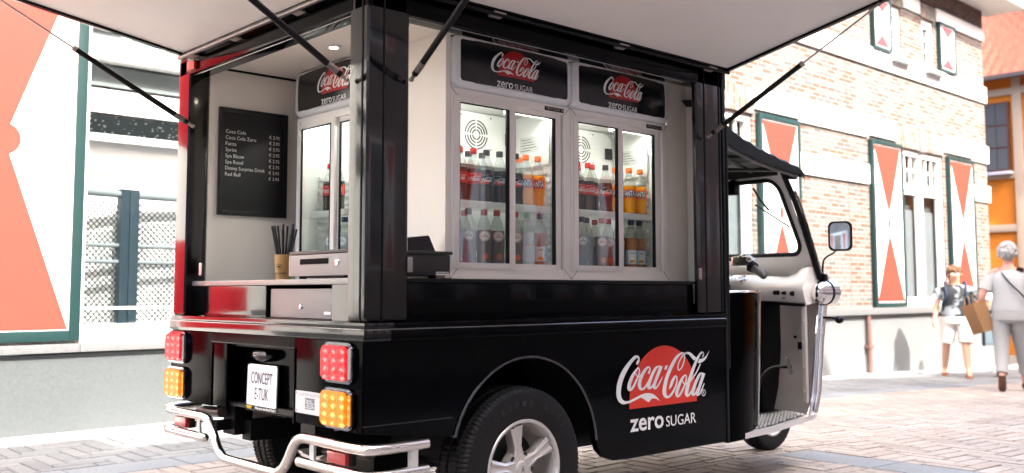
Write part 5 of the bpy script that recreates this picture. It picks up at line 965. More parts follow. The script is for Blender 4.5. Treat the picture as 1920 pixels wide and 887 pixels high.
# ------------------------------------------------------------------ three display fridges (own frame: x right, y up, z out of the front)
LED = mat('led_tube', (1, 1, 1), .5, emit=(1, 1, .95), estr=6)
RED_DK = mat('sign_red', (.42, .012, .014), .35)
def fridge(name_label, M_, wd, ribs=1):
    r = thing('display_fridge', None, name_label, 'fridge', 'sliding-door display fridges in the truck', M=M_)
    def q(mb, nm, mt, parent=None, **k):
        bmesh.ops.transform(mb.bm, matrix=M_, verts=mb.bm.verts[:]); return mb.obj(nm, mt, parent or r, **k)
    D = .36; Hd = .742
    m = MB()                                                        # cabinet shell
    m.box(0, .022, 0, .945, -D, -.03); m.box(wd-.022, wd, 0, .945, -D, -.03); m.box(.022, wd-.022, .92, .945, -D, -.03); m.box(.022, wd-.022, 0, .05, -D, -.03); m.box(.022, wd-.022, .05, .92, -D, -D+.02)
    m.box(.022, wd-.022, .735, .92, -D+.02, -.05)
    q(m, 'cabinet', FRW)
    m = MB(); m.box(.024, wd-.024, .50, .733, -D+.021, -D+.045, .01); li = q(m, 'evaporator_cover', FRW)
    m = MB()                                                        # round fan grille
    for k, rr in enumerate((.024, .038, .052, .066)):
        for s_ in range(4):
            a0 = s_*90+6; pts = [(rr*math.cos(rad(a0+78*j/10)), rr*math.sin(rad(a0+78*j/10))) for j in range(11)]
            ins = [((rr-.006)*math.cos(rad(a0+78*j/10)), (rr-.006)*math.sin(rad(a0+78*j/10))) for j in range(11)][::-1]
            m.prism(pts+ins, 0, .0012, Matrix.Translation((.395, .634, -D+.046)))
    q(m, 'fan_grille', mat('grille_dark', (.10, .09, .08), .6), li)
    m = MB(); 
    for xx in (.48, .31):
        for zz in (.575, .715): m.lathe([(0, .002), (.004, .0015), (.004, 0)], 8, Matrix.Translation((xx, zz, -D+.0455)))
    q(m, 'screws', mat('screw', (.2, .2, .2), .4, .6), li)
    m = MB(); m.box(.565, .605, .60, .655, -D+.045, -D+.06, .004); q(m, 'thermostat', BLACKM, li)
    m = MB()
    for k in range(13):
        z = .065+k*.033
        m.box(wd-.040, wd-.0225, z, z+.018, -.30, -.10, .003); m.box(.0225, .040, z, z+.018, -.30, -.10, .003)
    q(m, 'shelf_ladder', FRW)
    m = MB(); m.box(.03, wd-.03, .299, .303, -D+.03, -.0655); sh_ = q(m, 'shelf', BGLASS); m = MB(); m.box(.03, wd-.03, .284, .312, -.065, -.060, .002); q(m, 'shelf_lip', WHITEP, sh_)
    m = MB(); m.box(.03, wd-.03, .0505, .055, -D+.03, -.065); q(m, 'floor_rack', WHITEP)
    m = MB(); m.box(wd*.60, wd-.05, .70, .728, -.14, -.10, .004); q(m, 'lamp_housing', WHITEP)
    m = MB(); m.tube([(.04, .716, -.075), (wd-.04, .716, -.075)], .008, 10); q(m, 'led_tube', LED)
    m = MB(); m.box(wd-.0225, wd-.0215, 0, 0, 0, 0) if False else m.box(wd-.046, wd-.041, .50, .72, -.30, -.09, .004); pn = q(m, 'side_liner', FRW, li)
    m = MB(); m.box(wd-.0475, wd-.0462, .565, .635, -.27, -.15); lb = q(m, 'rating_label', mat('label_grey', (.60, .62, .60), .5), pn)
    m = MB()
    for k in range(5): m.box(wd-.0482, wd-.0476, .572+k*.012, .576+k*.012, -.26+.01*(k % 2), -.20+.012*((k*7) % 4))
    q(m, 'lettering', mat('label_ink', (.25, .25, .25), .6), lb)
    # outer frame
    m = MB()
    m.box(0, .040, .0, Hd, -.03, 0, .003); m.box(wd-.040, wd, .0, Hd, -.03, 0, .003); m.box(.040, wd-.040, .0, .040, -.03, -.0005, .003); m.box(.040, wd-.040, Hd-.034, Hd, -.03, -.0005, .003)
    fr = q(m, 'door_frame', ALU)
    m = MB(); 
    for a, b in (((0, Hd-.001), (.040, Hd-.034)), ((wd, Hd-.001), (wd-.040, Hd-.034)), ((0, 0), (.040, .040)), ((wd, 0), (wd-.040, .040))):
        m.tube([(a[0], a[1], .0004), (b[0], b[1], .0004)], .0009, 4)
    q(m, 'mitre_joint', BLACKM, fr)
    m = MB(); m.box(.040, wd-.040, .040, .052, -.028, -.018); m.box(.040, wd-.040, Hd-.046, Hd-.034, -.028, -.018); m.box(wd-.052, wd-.040, .052, Hd-.046, -.028, -.018); q(m, 'track', ALUD, fr)
    # left door in front, right door behind
    for i, (a, b, zf, lab) in enumerate(((.012, wd*.505, .006, 'front sliding door on the left'), (wd*.47, wd-.046, -.012, 'rear sliding door on the right'))):
        wL = .030; h0, h1 = .036, Hd-.030
        m = MB(); m.box(a, a+wL, h0, h1, zf-.014, zf, .004); m.box(b-wL, b, h0, h1, zf-.014, zf, .004); m.box(a+wL, b-wL, h0, h0+.024, zf-.014, zf-.001, .004); m.box(a+wL, b-wL, h1-.024, h1, zf-.014, zf-.001, .004)
        d = q(m, 'sliding_door', ALU, label=lab)
        m = MB(); m.box(a+wL, a+wL+.004, h0+.024, h1-.024, zf-.012, zf-.003); m.box(b-wL-.014, b-wL, h0+.024, h1-.024, zf-.013, zf-.004); m.box(a+wL+.004, b-wL-.014, h1-.028, h1-.024, zf-.012, zf-.003); q(m, 'seal', RUB, d)
        m = MB(); m.quad((a+wL, h0+.02, zf-.009), (b-wL, h0+.02, zf-.009), (b-wL, h1-.02, zf-.009), (a+wL, h1-.02, zf-.009)); q(m, 'glass', FGLASS, d)
    m = MB(); m.box(wd-.155, wd-.042, Hd-.028, Hd-.010, -.001, .0015, .001); nb = q(m, 'name_badge', BLACKM, fr)
    m = MB(); text(m, 'TEFCOLD', Matrix.Translation((0, 0, 0)), wd-.150, wd-.065, Hd-.024, Hd-.014, ext=.002); 
    m.lathe([(0, .002), (.004, .002)], 8, Matrix.Translation((wd-.052, Hd-.019, 0))); q(m, 'lettering', mat('badge_ink', (.55, .5, .45), .5), nb)
    # curved light box on top
    m = MB(); x0, x1, z0, z1 = .002, wd-.004, Hd+.003, .952
    def bulge(x, y): u = (x-x0)/(x1-x0)*2-1; v = (y-z0)/(z1-z0)*2-1; return .012+.020*(1-u*u)*1+.006*(1-v*v)
    out = rrect(x0, x1, z0, z1, .035, 6); inn = rrect(x0+.030, x1-.030, z0+.024, z1-.016, .014, 6); N_ = len(out)
    t = bmesh.new(); A = [t.verts.new((x, y, -.03)) for x, y in out]; B = [t.verts.new((x, y, bulge(x, y)-.012)) for x, y in out]
    out2 = rrect(x0+.008, x1-.008, z0+.008, z1-.008, .03, 6); C = [t.verts.new((x, y, bulge(x, y))) for x, y in out2]; Dv = [t.verts.new((x, y, bulge(x, y)+.001)) for x, y in inn]; E_ = [t.verts.new((x, y, bulge(x, y)-.005)) for x, y in inn]
    for P1, P2 in ((A, B), (B, C), (C, Dv), (Dv, E_)):
        for k in range(N_): t.faces.new((P1[k], P1[(k+1) % N_], P2[(k+1) % N_], P2[k]))
    m.add(t); lbx = q(m, 'light_box', GREYP, angle=50)
    m = MB(); nx = 24; xa, xb, ya, yb = x0+.028, x1-.028, z0+.022, z1-.014
    m.sheet([[(xa+(xb-xa)*i/nx, ya+(yb-ya)*j/6, bulge(xa+(xb-xa)*i/nx, ya+(yb-ya)*j/6)-.0045) for i in range(nx+1)] for j in range(7)])
    sg = q(m, 'sign_panel', SIGNB, lbx)
    s = .201; ox, oy = (.216 if wd > .66 else .262), z0+.0695
    wr = lambda v: Vector((v.x+ox, v.y+oy, bulge(v.x+ox, v.y+oy)-.0042+v.z))
    for nm, mt, fn in (('red_disc', RED_DK, lambda mb: mb.sheet([[wr(Vector((s*i/16, (s*.055+ (s*math.sqrt(max(0, .25-(i/16-.5)**2))))*j/6, .0002))) for i in range(17)] for j in range(7)])),):
        m = MB(); fn(m); q(m, nm, mt, sg)
    m = MB(); t = MB(); logo(m, I4, s, .0007, wrap=wr)
    text(m, 'zero', I4, s*-.015, s*.41, -s*.229, -s*.110, bold=.006, ext=.0006, wrap=wr); text(m, 'SUGAR', I4, s*.45, s*.965, -s*.235, -s*.115, bold=.0, ext=.0006, wrap=wr)
    bmesh.ops.transform(m.bm, matrix=M_, verts=m.bm.verts[:]); m.obj('lettering', mat('sign_white', (.80, .78, .77), .4), sg, norm=False)
    return r
YF, ZB = .22, 1.0125
F1 = fridge('left one of the two fridges behind the long serving hatch', SIDE(.534, YF, ZB), .664)
F2 = fridge('right one of the two fridges behind the long serving hatch', SIDE(1.2005, YF, ZB), .664)
F3 = fridge('fridge facing the back hatch beside the black menu board', REAR(.462, 1.262, ZB), .655)

# ------------------------------------------------------------------ bottles
LIQ = {'cola': mat('cola', (.020, .006, .004), .10, spec=.6), 'orange': mat('orange_drink', (.85, .33, .01), .18), 'water': mat('sparkling_water', (.45, .50, .52), .08), 'dark': mat('warm_reflection_water', (.16, .11, .09), .1), 'tea': mat('iced_tea', (.34, .14, .05), .12), 'blue': mat('blue_water_bottle', (.26, .31, .38), .08)}  # dark key: clear water tinted brown for the warm reflections on its bottles
CAPS = {'red': mat('cap_red', (.62, .012, .01), .4), 'black': mat('cap_black', (.012, .012, .012), .4), 'orange': mat('cap_orange', (.80, .14, .01), .4), 'green': mat('cap_green', (.12, .45, .12), .4), 'navy': mat('cap_navy', (.02, .05, .12), .4)}
L_RED = mat('label_red', (.62, .012, .012), .35); L_BLK = mat('label_black', (.012, .012, .013), .35); L_OR = mat('label_orange', (.85, .17, .01), .35); L_WH = mat('label_white', (.8, .8, .8), .4); L_BL = mat('label_blue', (.30, .48, .68), .4); L_NAVY = mat('label_navy', (.02, .03, .10), .4)
PROF = [(0, 0), (.026, 0), (.031, .006), (.032, .02), (.0305, .045), (.0325, .075), (.0325, .125), (.0315, .135), (.031, .142)]
NECK = [(.031, .142), (.028, .158), (.0215, .178), (.0155, .193), (.0135, .200), (.0135, .205)]
def wrapc(r): return lambda v: Vector(((r+v.z)*math.sin(v.x/r), -(r+v.z)*math.cos(v.x/r), v.y))
def bottle(kind):
    liq, cap, lab = {'cola': ('cola', 'red', 'red'), 'zero': ('cola', 'black', 'black'), 'fanta': ('orange', 'orange', 'orange'), 'spa_red': ('dark', 'red', 'spa'), 'spa_blue': ('blue', 'navy', 'spab'), 'juice': ('tea', 'navy', 'juice'), 'lime': ('water', 'green', 'silver')}[kind]
    r = thing('bottle', (0, 0, 0), 'x', 'bottle')
    m = MB(); m.lathe(PROF+[(.0, .1425)], 28); m.obj('liquid', LIQ[liq], r)
    m = MB(); m.lathe(NECK, 28); m.obj('neck', BGLASS, r, norm=False)
    m = MB(); m.lathe([(0, .228), (.0125, .228), (.0145, .225), (.0148, .206), (.013, .2045), (0, .2045)], 24); m.obj('cap', CAPS[cap], r)
    wr = wrapc(.0331)
    def patch(mt, x0, x1, z0, z1, nm, lift=0, parent=None, rr=None):
        n = max(4, int((x1-x0)/.006)); m = MB(); m.sheet([[wr(Vector((x0+(x1-x0)*i/n, z, lift))) for i in range(n+1)] for z in (z0, z1)]); return m.obj(nm, mt, parent or r, norm=False)
    C2 = math.pi*.0331
    if lab in ('red', 'black'):
        l = patch(L_RED if lab == 'red' else L_BLK, -C2, C2, .080, .125, 'label')
        if lab == 'black':
            m = MB(); m.sheet([[wr(Vector((-.018+.036*i/10, .083+(.002+.018*math.sqrt(max(0, 1-(i/5-1)**2)))*j, .0002))) for i in range(11)] for j in (0, 1)]); m.obj('red_disc', L_RED, l, norm=False)
        m = MB(); logo(m, I4, .050, .0004, wrap=lambda v: wr(v+Vector((-.027, .088, 0)))); m.box(-.012, .012, 0, .001, .1185, .1205) if False else text(m, 'ORIGINAL TASTE' if lab == 'red' else 'ZERO SUGAR', I4, -.014, .014, .1185, .1210, ext=.0003, wrap=wr)
        m.obj('lettering', L_WH, l, norm=False)
    elif lab == 'orange':
        l = patch(L_OR, -C2, C2, .080, .128, 'label')
        m = MB(); m.sheet([[wr(Vector((-.029+.058*i/8, .088+.031*j+.003*math.sin(i*2.3+j), .0002))) for i in range(9)] for j in (0, 1)]); m.obj('blue_burst', L_NAVY, l, norm=False)
        m = MB(); text(m, 'FANTA', I4, -.028, .028, .091, .117, bold=.02, ext=.0005, wrap=wr); m.obj('lettering', L_WH, l, norm=False)
    elif lab in ('spa', 'spab'):
        ink = mat('spa_orange', (.65, .12, .03), .4) if lab == 'spa' else mat('spa_blue', (.16, .28, .42), .4)
        m = MB(); m.prism([(.022*math.cos(a), .022*math.sin(a)) for a in [2*math.pi*k/28 for k in range(28)]], 0, 0, Matrix.Translation((0, -.0338, .118)) @ Matrix.Rotation(rad(90), 4, 'X')); l = m.obj('round_label', L_WH, r)
        m = MB(); t = bmesh.new(); A = [t.verts.new((.0205*math.cos(a), .0205*math.sin(a), .0003)) for a in [2*math.pi*k/28 for k in range(28)]]; B = [t.verts.new((.0175*math.cos(a), .0175*math.sin(a), .0003)) for a in [2*math.pi*k/28 for k in range(28)]]
        for k in range(28): t.faces.new((A[k], A[(k+1) % 28], B[(k+1) % 28], B[k]))
        Ml = Matrix.Translation((0, -.0338, .118)) @ Matrix.Rotation(rad(90), 4, 'X')
        m.add(t, Ml); text(m, 'SPA', Ml, -.014, .014, -.007, .004, bold=.02, ext=.0003); m.prism([(-.004, .006), (.004, .006), (0, .013)], .0003, .0003, Ml); m.obj('lettering', ink, l, norm=False)
        m = MB(); m.prism([(.011*math.cos(a), .013*math.sin(a)) for a in [2*math.pi*k/20 for k in range(20)]], 0, 0, Matrix.Translation((.004, -.0336, .034)) @ Matrix.Rotation(rad(90), 4, 'X')); m.obj('flavour_sticker', ink, r)
    elif lab in ('juice', 'silver'):
        l = patch(L_BL if lab == 'juice' else mat('label_silver', (.55, .58, .62), .3, .3), -C2, C2, .018, .085, 'label')
        if lab == 'juice':
            patch(L_WH, -.022, .018, .022, .083, 'label_front', .0002, l); m = MB(); text(m, 'Schulp', I4, -.018, .015, .066, .075, ext=.0005, wrap=wr) if False else text(m, 'sap', I4, -.010, .010, .064, .074, ext=.0005, wrap=wr); m.obj('lettering', L_NAVY, l, norm=False)
            m = MB(); m.sheet([[wr(Vector((-.016+.030*i/8, .026+(.014*math.sqrt(max(0, 1-(i/4-1)**2)))*j, .0004))) for i in range(9)] for j in (0, 1)]); m.obj('fruit_picture', mat('fruit', (.75, .28, .03), .5), l, norm=False)
        else: patch(L_OR, -C2, C2, .085, .088, 'label_edge', .0001, l)
    return r
PROTO = {}
def put(kind, x, y, z, rz, label, group):
    M_ = Matrix.Translation((x, y, z)) @ Matrix.Rotation(rz, 4, 'Z')
    if kind not in PROTO: b = PROTO[kind] = bottle(kind); b.matrix_world = M_; b['label'] = label
    else: b = dup(PROTO[kind], M_, label)
    b['group'] = group; return b
G1 = 'bottles in the left fridge of the long hatch'; G2 = 'bottles in the right fridge of the long hatch'; G3 = 'bottles in the fridge facing the back hatch'
zs, zl = ZB+.3035, ZB+.0555; fy = YF+.105; r_ = lambda: rad(random.uniform(-52, -26))
NM = {'cola': 'red capped cola bottle', 'zero': 'black capped cola bottle', 'fanta': 'orange soda bottle', 'spa_red': 'red capped sparkling water bottle', 'spa_blue': 'blue still water bottle', 'juice': 'brown juice bottle', 'lime': 'green capped bottle with silver label'}
F1T = [('cola', .665, 0, 'at the far left of the upper shelf, left fridge'), ('cola', .737, 0, 'right of the leftmost one, upper shelf'), ('zero', .808, 0, 'in the middle of the left pane, upper shelf'), ('zero', .880, 0, 'at the right edge of the left pane, upper shelf'), ('zero', .972, 0, 'just right of the middle stile, upper shelf'), ('fanta', 1.030, 0, 'left one in front, upper shelf'), ('fanta', 1.102, 0, 'rightmost, upper shelf'),
       ('cola', .70, .075, 'in the second row left, upper shelf'), ('zero', .775, .078, 'in the second row middle, upper shelf'), ('zero', .85, .078, 'in the second row right, upper shelf'), ('fanta', 1.065, .078, 'in the second row, upper shelf')]
F1B = [('spa_blue', .645, 0, 'leftmost, lower shelf'), ('spa_blue', .712, 0, 'second from the left, lower shelf'), ('spa_red', .795, 0, 'left one of the pair with overlapping labels, left fridge'), ('spa_red', .865, 0, 'right one of the pair with overlapping labels, left fridge'), ('spa_red', .968, 0, 'just right of the middle stile, lower shelf'), ('lime', 1.038, 0, 'on the lower shelf of the left fridge'), ('juice', 1.113, 0, 'rightmost, lower shelf'), ('spa_red', .755, .078, 'in the second row, lower shelf')]
F2T = [('cola', 1.352, 0, 'leftmost on the upper shelf, right fridge'), ('cola', 1.418, 0, 'second from the left, upper shelf, right fridge'), ('cola', 1.478, .03, 'third from the left, upper shelf, right fridge'), ('zero', 1.538, 0, 'at the right edge of the left pane, right fridge'), ('fanta', 1.705, 0, 'left one in front on the upper shelf, right fridge'), ('fanta', 1.783, 0, 'rightmost on the upper shelf, right fridge'), ('fanta', 1.715, .085, 'in the second row, upper shelf, right fridge'), ('cola', 1.385, .075, 'in the second row left, upper shelf'), ('cola', 1.45, .09, 'in the second row middle, upper shelf'), ('fanta', 1.64, .03, 'left of the yellow pair, upper shelf')]
F2B = [('spa_blue', 1.378, 0, 'leftmost on the lower shelf, right fridge'), ('spa_red', 1.510, 0, 'in the middle of the left pane, lower shelf, right fridge'), ('spa_red', 1.577, .02, 'behind the middle stile, lower shelf, right fridge'), ('spa_red', 1.648, .02, 'partly behind the juice bottle, lower shelf, right fridge'), ('juice', 1.700, -.012, 'left one of the pair, lower shelf, right fridge'), ('juice', 1.776, 0, 'rightmost on the lower shelf, right fridge'), ('spa_blue', 1.44, .03, 'second from the left, lower shelf'), ('spa_red', 1.56, .09, 'in the second row, lower shelf')]
for rows_, zz, gp in ((F1T, zs, G1), (F1B, zl, G1), (F2T, zs, G2), (F2B, zl, G2)):
    for kd, x, dy, where in rows_:
        put(kd, x, fy+dy, zz, r_(), NM[kd]+' '+where.replace(', right fridge', '').replace(', left fridge', '').replace(' of the left fridge', '')+(', left fridge' if gp is G1 else ', right fridge'), gp)
for kd, y, dx, zz, where in (('cola', 1.140, 0, zs, 'left of the pair, upper shelf, fridge facing the back'), ('cola', 1.076, 0, zs, 'right of the pair, upper shelf, fridge facing the back'), ('spa_blue', 1.118, 0, zl, 'on the lower shelf, fridge facing the back'), ('spa_blue', 1.046, .02, zl, 'behind the post side, lower shelf, fridge facing the back')):
    put(kd, .462+.105+dx, y, zz, rad(-90+38), NM[kd]+' '+where, G3)

# ------------------------------------------------------------------ menu board
MM = SIDE(0, 1.3975, 0)
m = MB(); m.box(.145, .478, 1.306, 1.787, .0005, .010, M=MM); mb_ = m.obj('menu_board', mat('board_face', (.005, .0045, .006), .45, bump=.05), label='black framed menu board with white price list on cream wall', cat='menu board')
m = MB(); 
fw = .020; x0, x1, z0, z1 = .138, .482, 1.303, 1.792
m.box(x0, x0+fw, z0, z1, .002, .018, .005, M=MM); m.box(x1-fw, x1, z0, z1, .002, .018, .005, M=MM); m.box(x0+fw, x1-fw, z0, z0+fw, .002, .018, .005, M=MM); m.box(x0+fw, x1-fw, z1-fw, z1, .002, .018, .005, M=MM)
m.obj('frame', mat('board_frame', (.012, .012, .013), .3, bump=.05), mb_)
m = MB(); items = [('Coca Cola', '\u20ac 2.95'), ('Coca Cola Zero', '\u20ac 2.95'), ('Fanta', '\u20ac 2.95'), ('Sprite', '\u20ac 2.95'), ('Spa Blauw', '\u20ac 2.75'), ('Spa Rood', '\u20ac 2.75'), ('Disney Surprise Drink', '\u20ac 2.95'), ('Red Bull', '\u20ac 3.95')]
for i, (a, b) in enumerate(items):
    z = 1.676-i*.0278
    w_ = {0: .098, 1: .150, 2: .052, 3: .054, 4: .092, 5: .086, 6: .196, 7: .074}[i]
    text(m, a, MM, .172, .172+w_, z-(.005 if 'p' in a or 'y' in a else 0), z+.0165, ext=.0104, bold=-.0); text(m, b, MM, .388, .442, z-.006, z+.0095, ext=.0104)
m.obj('lettering', mat('chalk_white', (.85, .83, .80), .6), mb_, norm=False)

# ------------------------------------------------------------------ things on and under the counter
ZC = 1.0065
cdw = thing('cash_drawer', (.24, .33, ZC), 'grey fronted black cash drawer standing on the counter corner', 'cash drawer')
m = MB(); 
for x in (.06, .40):
    for y in (.16, .50): m.lathe([(.014, ZC), (.016, ZC+.012), (0, ZC+.012)], 12, Matrix.Translation((x, y, 0)))
m.box(.045, .10, .20, .46, ZC+.002, ZC+.012); m.obj('feet', RUB, cdw)
m = MB(); m.box(.034, .455, .122, .535, ZC+.012, 1.094, .004); m.obj('case', mat('drawer_case', (.022, .021, .022), .45, bump=.2, bscale=300), cdw)
m = MB(); m.box(.024, .462, .115, .541, 1.095, 1.107, .004); m.obj('lid', mat('drawer_case', ()), cdw)
m = MB(); m.box(.021, .0335, .118, .538, ZC+.010, 1.093, .003); fr = m.obj('drawer_front', GREYM, cdw)
m = MB(); m.box(.0195, .0215, .262, .455, 1.058, 1.078); m.obj('slot', mat('slot_black', (.003, .003, .003), .8, spec=.1), fr)
m = MB(); m.lathe([(0, .006), (.010, .005), (.012, .0)], 16, REAR(.021, .205, 1.062)); m.box(-.0012, .0012, -.004, .004, .006, .0065, M=REAR(.021, .205, 1.062)) ; m.obj('lock', CHROME, fr)
m = MB(); m.box(.385, .452, .1212, .1218, 1.019, 1.034); lb = m.obj('type_label', L_BLK, cdw)
m = MB(); m.box(.387, .450, .1206, .1211, 1.020, 1.0245)
for k in range(16): m.box(.388+k*.0038, .388+k*.0038+.0015+.001*(k % 2), .1206, .1211, 1.026, 1.0325)
m.obj('barcode', L_WH, lb)
cd2 = thing('cash_drawer', (.26, .52, .862), 'grey cash drawer tucked in the niche under the counter', 'cash drawer')
m = MB(); m.box(.075, .46, .305, .742, .8625, .968, .003); m.obj('case', mat('drawer_case', ()), cd2)
m = MB(); m.box(.062, .0745, .302, .745, .8625, .971, .003); fr = m.obj('drawer_front', GREYM, cd2)
m = MB(); m.lathe([(0, .006), (.009, .005), (.011, .0)], 16, REAR(.062, .515, .905)); m.obj('lock', CHROME, fr)
m = MB(); m.box(.0608, .0622, .310, .352, .878, .888); m.obj('badge', L_WH, fr)
pk = thing('card_terminal', (.40, .25, 1.107), 'flat black folder leaning on the cash drawer lid', 'folder')
m = MB(); m.box(-.13, .07, -.05, .0, 0, .010, .002, M=Matrix.Translation((.42, .262, 1.1085)) @ Matrix.Rotation(rad(-17), 4, 'Y') @ Matrix.Rotation(0, 4, 'X')) if False else m.prism([(.20, 1.1075), (.492, 1.1075), (.458, 1.172), (.24, 1.148)], -.262, -.255, MX)
m.obj('cover', mat('folder_black', (.02, .02, .022), .5), pk)
m = MB(); m.tube([(.24, .262, 1.1485), (.458, .262, 1.1725), (.492, .262, 1.1085)], .0018, 6); m.obj('pale_edge', mat('edge_pale', (.35, .33, .31), .5), pk)
pk.name = 'folder'
# cup with straws
cup = thing('paper_cup', (.115, .745, ZC), 'kraft paper cup holding black straws on the counter', 'cup')
Mc = Matrix.Translation((.115, .745, ZC))
m = MB(); m.lathe([(0, .002), (.027, .0), (.029, .003), (.0355, .094), (.037, .0965), (.0355, .0985), (.034, .094), (.028, .006), (0, .006)], 32, Mc); m.obj('wall', mat('kraft_gold', (.50, .29, .10), .6, bump=.1, vary=.1, vscale=30), cup)
wrc = lambda v: Mc @ (Matrix.Rotation(rad(-62), 4, 'Z') @ Vector(((.0315+.00007*0+v.z+(v.y)*.075)*math.sin(v.x/.033), -(.0300+v.z+v.y*.075)*math.cos(v.x/.033), v.y)))
m = MB(); text(m, 'BACARDI', I4, -.030, .030, .020, .029, bold=.02, ext=.0006, wrap=wrc); text(m, 'SUNSET COFFEE', I4, -.020, .020, .076, .080, ext=.0006, wrap=wrc) if False else None
t = bmesh.new(); rg = [(.0125*math.cos(a), .050+.0125*math.sin(a)) for a in [2*math.pi*k/20 for k in range(20)]]; rg2 = [(.0105*math.cos(a), .050+.0105*math.sin(a)) for a in [2*math.pi*k/20 for k in range(20)]]
A = [t.verts.new(wrc(Vector((x, y, .0006)))) for x, y in rg]; B = [t.verts.new(wrc(Vector((x, y, .0006)))) for x, y in rg2]
for k in range(20): t.faces.new((A[k], A[(k+1) % 20], B[(k+1) % 20], B[k]))
b_ = [t.verts.new(wrc(Vector((x, y, .0006)))) for x, y in ((-.009, .054), (-.003, .052), (0, .057), (.003, .052), (.009, .054), (.004, .047), (.002, .044), (0, .047), (-.002, .044), (-.004, .047))]; t.faces.new(b_)
m.add(t); m.obj('printed_emblem', mat('cup_ink', (.03, .02, .015), .5), cup, norm=False)
for k in range(15):
    a = 2*math.pi*k/15+.3; rr = .018 if k % 3 else .006; tl = .046*(.6+.4*random.random()); 
    base = Vector((.115+rr*.5*math.cos(a), .745+rr*.5*math.sin(a), ZC+.008)); L_ = random.uniform(.195, .215)
    d = Vector((tl*math.cos(a)/.2, tl*math.sin(a)/.2*1.15, 1)).normalized()
    st = MB(); st.tube([base, base+d*L_], .0042, 8); s_ = st.obj('straw', mat('straw_black', (.012, .012, .013), .45), label=['black straw standing upright in the paper cup' if tl*abs(math.sin(a)) < .02 else ('black straw leaning left in the paper cup' if math.sin(a) > 0 else 'black straw leaning right in the paper cup')][0], cat='straw', group='black straws in the paper cup', origin=tuple(base))

# ------------------------------------------------------------------ people
SKIN = mat('skin', (.55, .30, .20), .5); SKIN2 = mat('skin_pink', (.50, .25, .19), .5)
def limb(m, pts, M, seg=14):
    """pts: (x,y,z,r) chain -> smooth tapered tube"""
    P_ = [Vector(p[:3]) for p in pts]; R_ = [p[3] for p in pts]
    m.tube(curve(P_, 3), [v[0] for v in curve([Vector((r, 0, 0)) for r in R_], 3)], seg, M=M)
def body(root, M, J, skin, name='body'):
    """one continuous skinned figure from a joint table; J: name -> (x,y,z,r), edges implicit"""
    E_ = [('pelvis', 'waist'), ('waist', 'chest'), ('chest', 'collar'), ('collar', 'neck'), ('neck', 'jaw'), ('jaw', 'skull'), ('skull', 'crown')]
    for s in 'LR':
        E_ += [('collar', 'sh'+s), ('sh'+s, 'el'+s), ('el'+s, 'wr'+s), ('wr'+s, 'palm'+s), ('pelvis', 'hip'+s), ('hip'+s, 'kn'+s), ('kn'+s, 'calf'+s), ('calf'+s, 'an'+s), ('an'+s, 'heel'+s), ('an'+s, 'toe'+s)]
        for k in range(5): E_ += [('palm'+s, f'f{k}a'+s), (f'f{k}a'+s, f'f{k}b'+s)]
    names = list(J); idx = {n: i for i, n in enumerate(names)}
    me = bpy.data.meshes.new(name); me.from_pydata([M @ Vector(J[n][:3]) for n in names], [(idx[a], idx[b]) for a, b in E_], [])
    me.transform(W[root.name].inverted())
    o = bpy.data.objects.new(name, me); COL.objects.link(o); o.parent = root; W[o.name] = W[root.name]
    me.materials.append(skin)
    sk = o.modifiers.new('skin', 'SKIN'); sk.use_smooth_shade = True; sk.branch_smoothing = .3
    for i, n in enumerate(names):
        r = J[n][3]; rr = r if isinstance(r, tuple) else (r, r); v = me.skin_vertices[0].data[i]; v.radius = rr; v.use_root = (n == 'pelvis')
    ss = o.modifiers.new('sub', 'SUBSURF'); ss.levels = 2; ss.render_levels = 2
    return o
def joints(h, legL, legR, armL, armR, lean=0, skirt=None):
    """h height; facing +X, left is +Y. legX/armX: joint positions given directly"""
    k = h/1.65; J = {}
    J['pelvis'] = (0, 0, .90*k, .115*k); J['waist'] = (.0+lean*.3, 0, 1.03*k, .105*k); J['chest'] = (.01+lean*.6, 0, 1.19*k, .118*k); J['collar'] = (0+lean, 0, 1.335*k, .075*k)
    J['neck'] = (.015+lean, 0, 1.405*k, .048*k); J['jaw'] = (.04+lean, 0, 1.475*k, .062*k); J['skull'] = (.03+lean, 0, 1.545*k, .080*k); J['crown'] = (.02+lean, 0, 1.605*k, .055*k)
    for s, sg, lg, ar in (('L', 1, legL, armL), ('R', -1, legR, armR)):
        J['hip'+s] = (0, sg*.085*k, .84*k, .085*k); kn, an, toe = lg
        J['kn'+s] = (kn[0], kn[1], kn[2], .055*k); c = [an[i]+(kn[i]-an[i])*.68 for i in range(3)]; J['calf'+s] = (c[0]-.01, c[1], c[2], .054*k); J['an'+s] = (*an, .036*k)
        J['heel'+s] = (an[0]-.045, an[1], an[2]-.045, .03); J['toe'+s] = (*toe, .03)
        el, wr, pa = ar
        J['sh'+s] = (lean, sg*.165*k, 1.335*k, .055*k); J['el'+s] = (*el, .042*k); J['wr'+s] = (*wr, .028*k); J['palm'+s] = (*pa, .036*k)
        d = Vector(pa)-Vector(wr); d.normalize(); sd_ = Vector((1, 0, 0)); 
        for q in range(5):
            off = (-.028+.014*q); ln = (.045, .062, .068, .062, .05)[q]
            if q == 0: a = Vector(pa)+sd_*.04+d*.0; b = a+sd_*.012+d*.035
            else: a = Vector(pa)+sd_*(off+.005)*-1+d*.045; b = a+d*ln*.6+Vector((0, -sg*.02, 0))
            J[f'f{q}a'+s] = (*a, .0095); J[f'f{q}b'+s] = (*b, .0085)
    return J
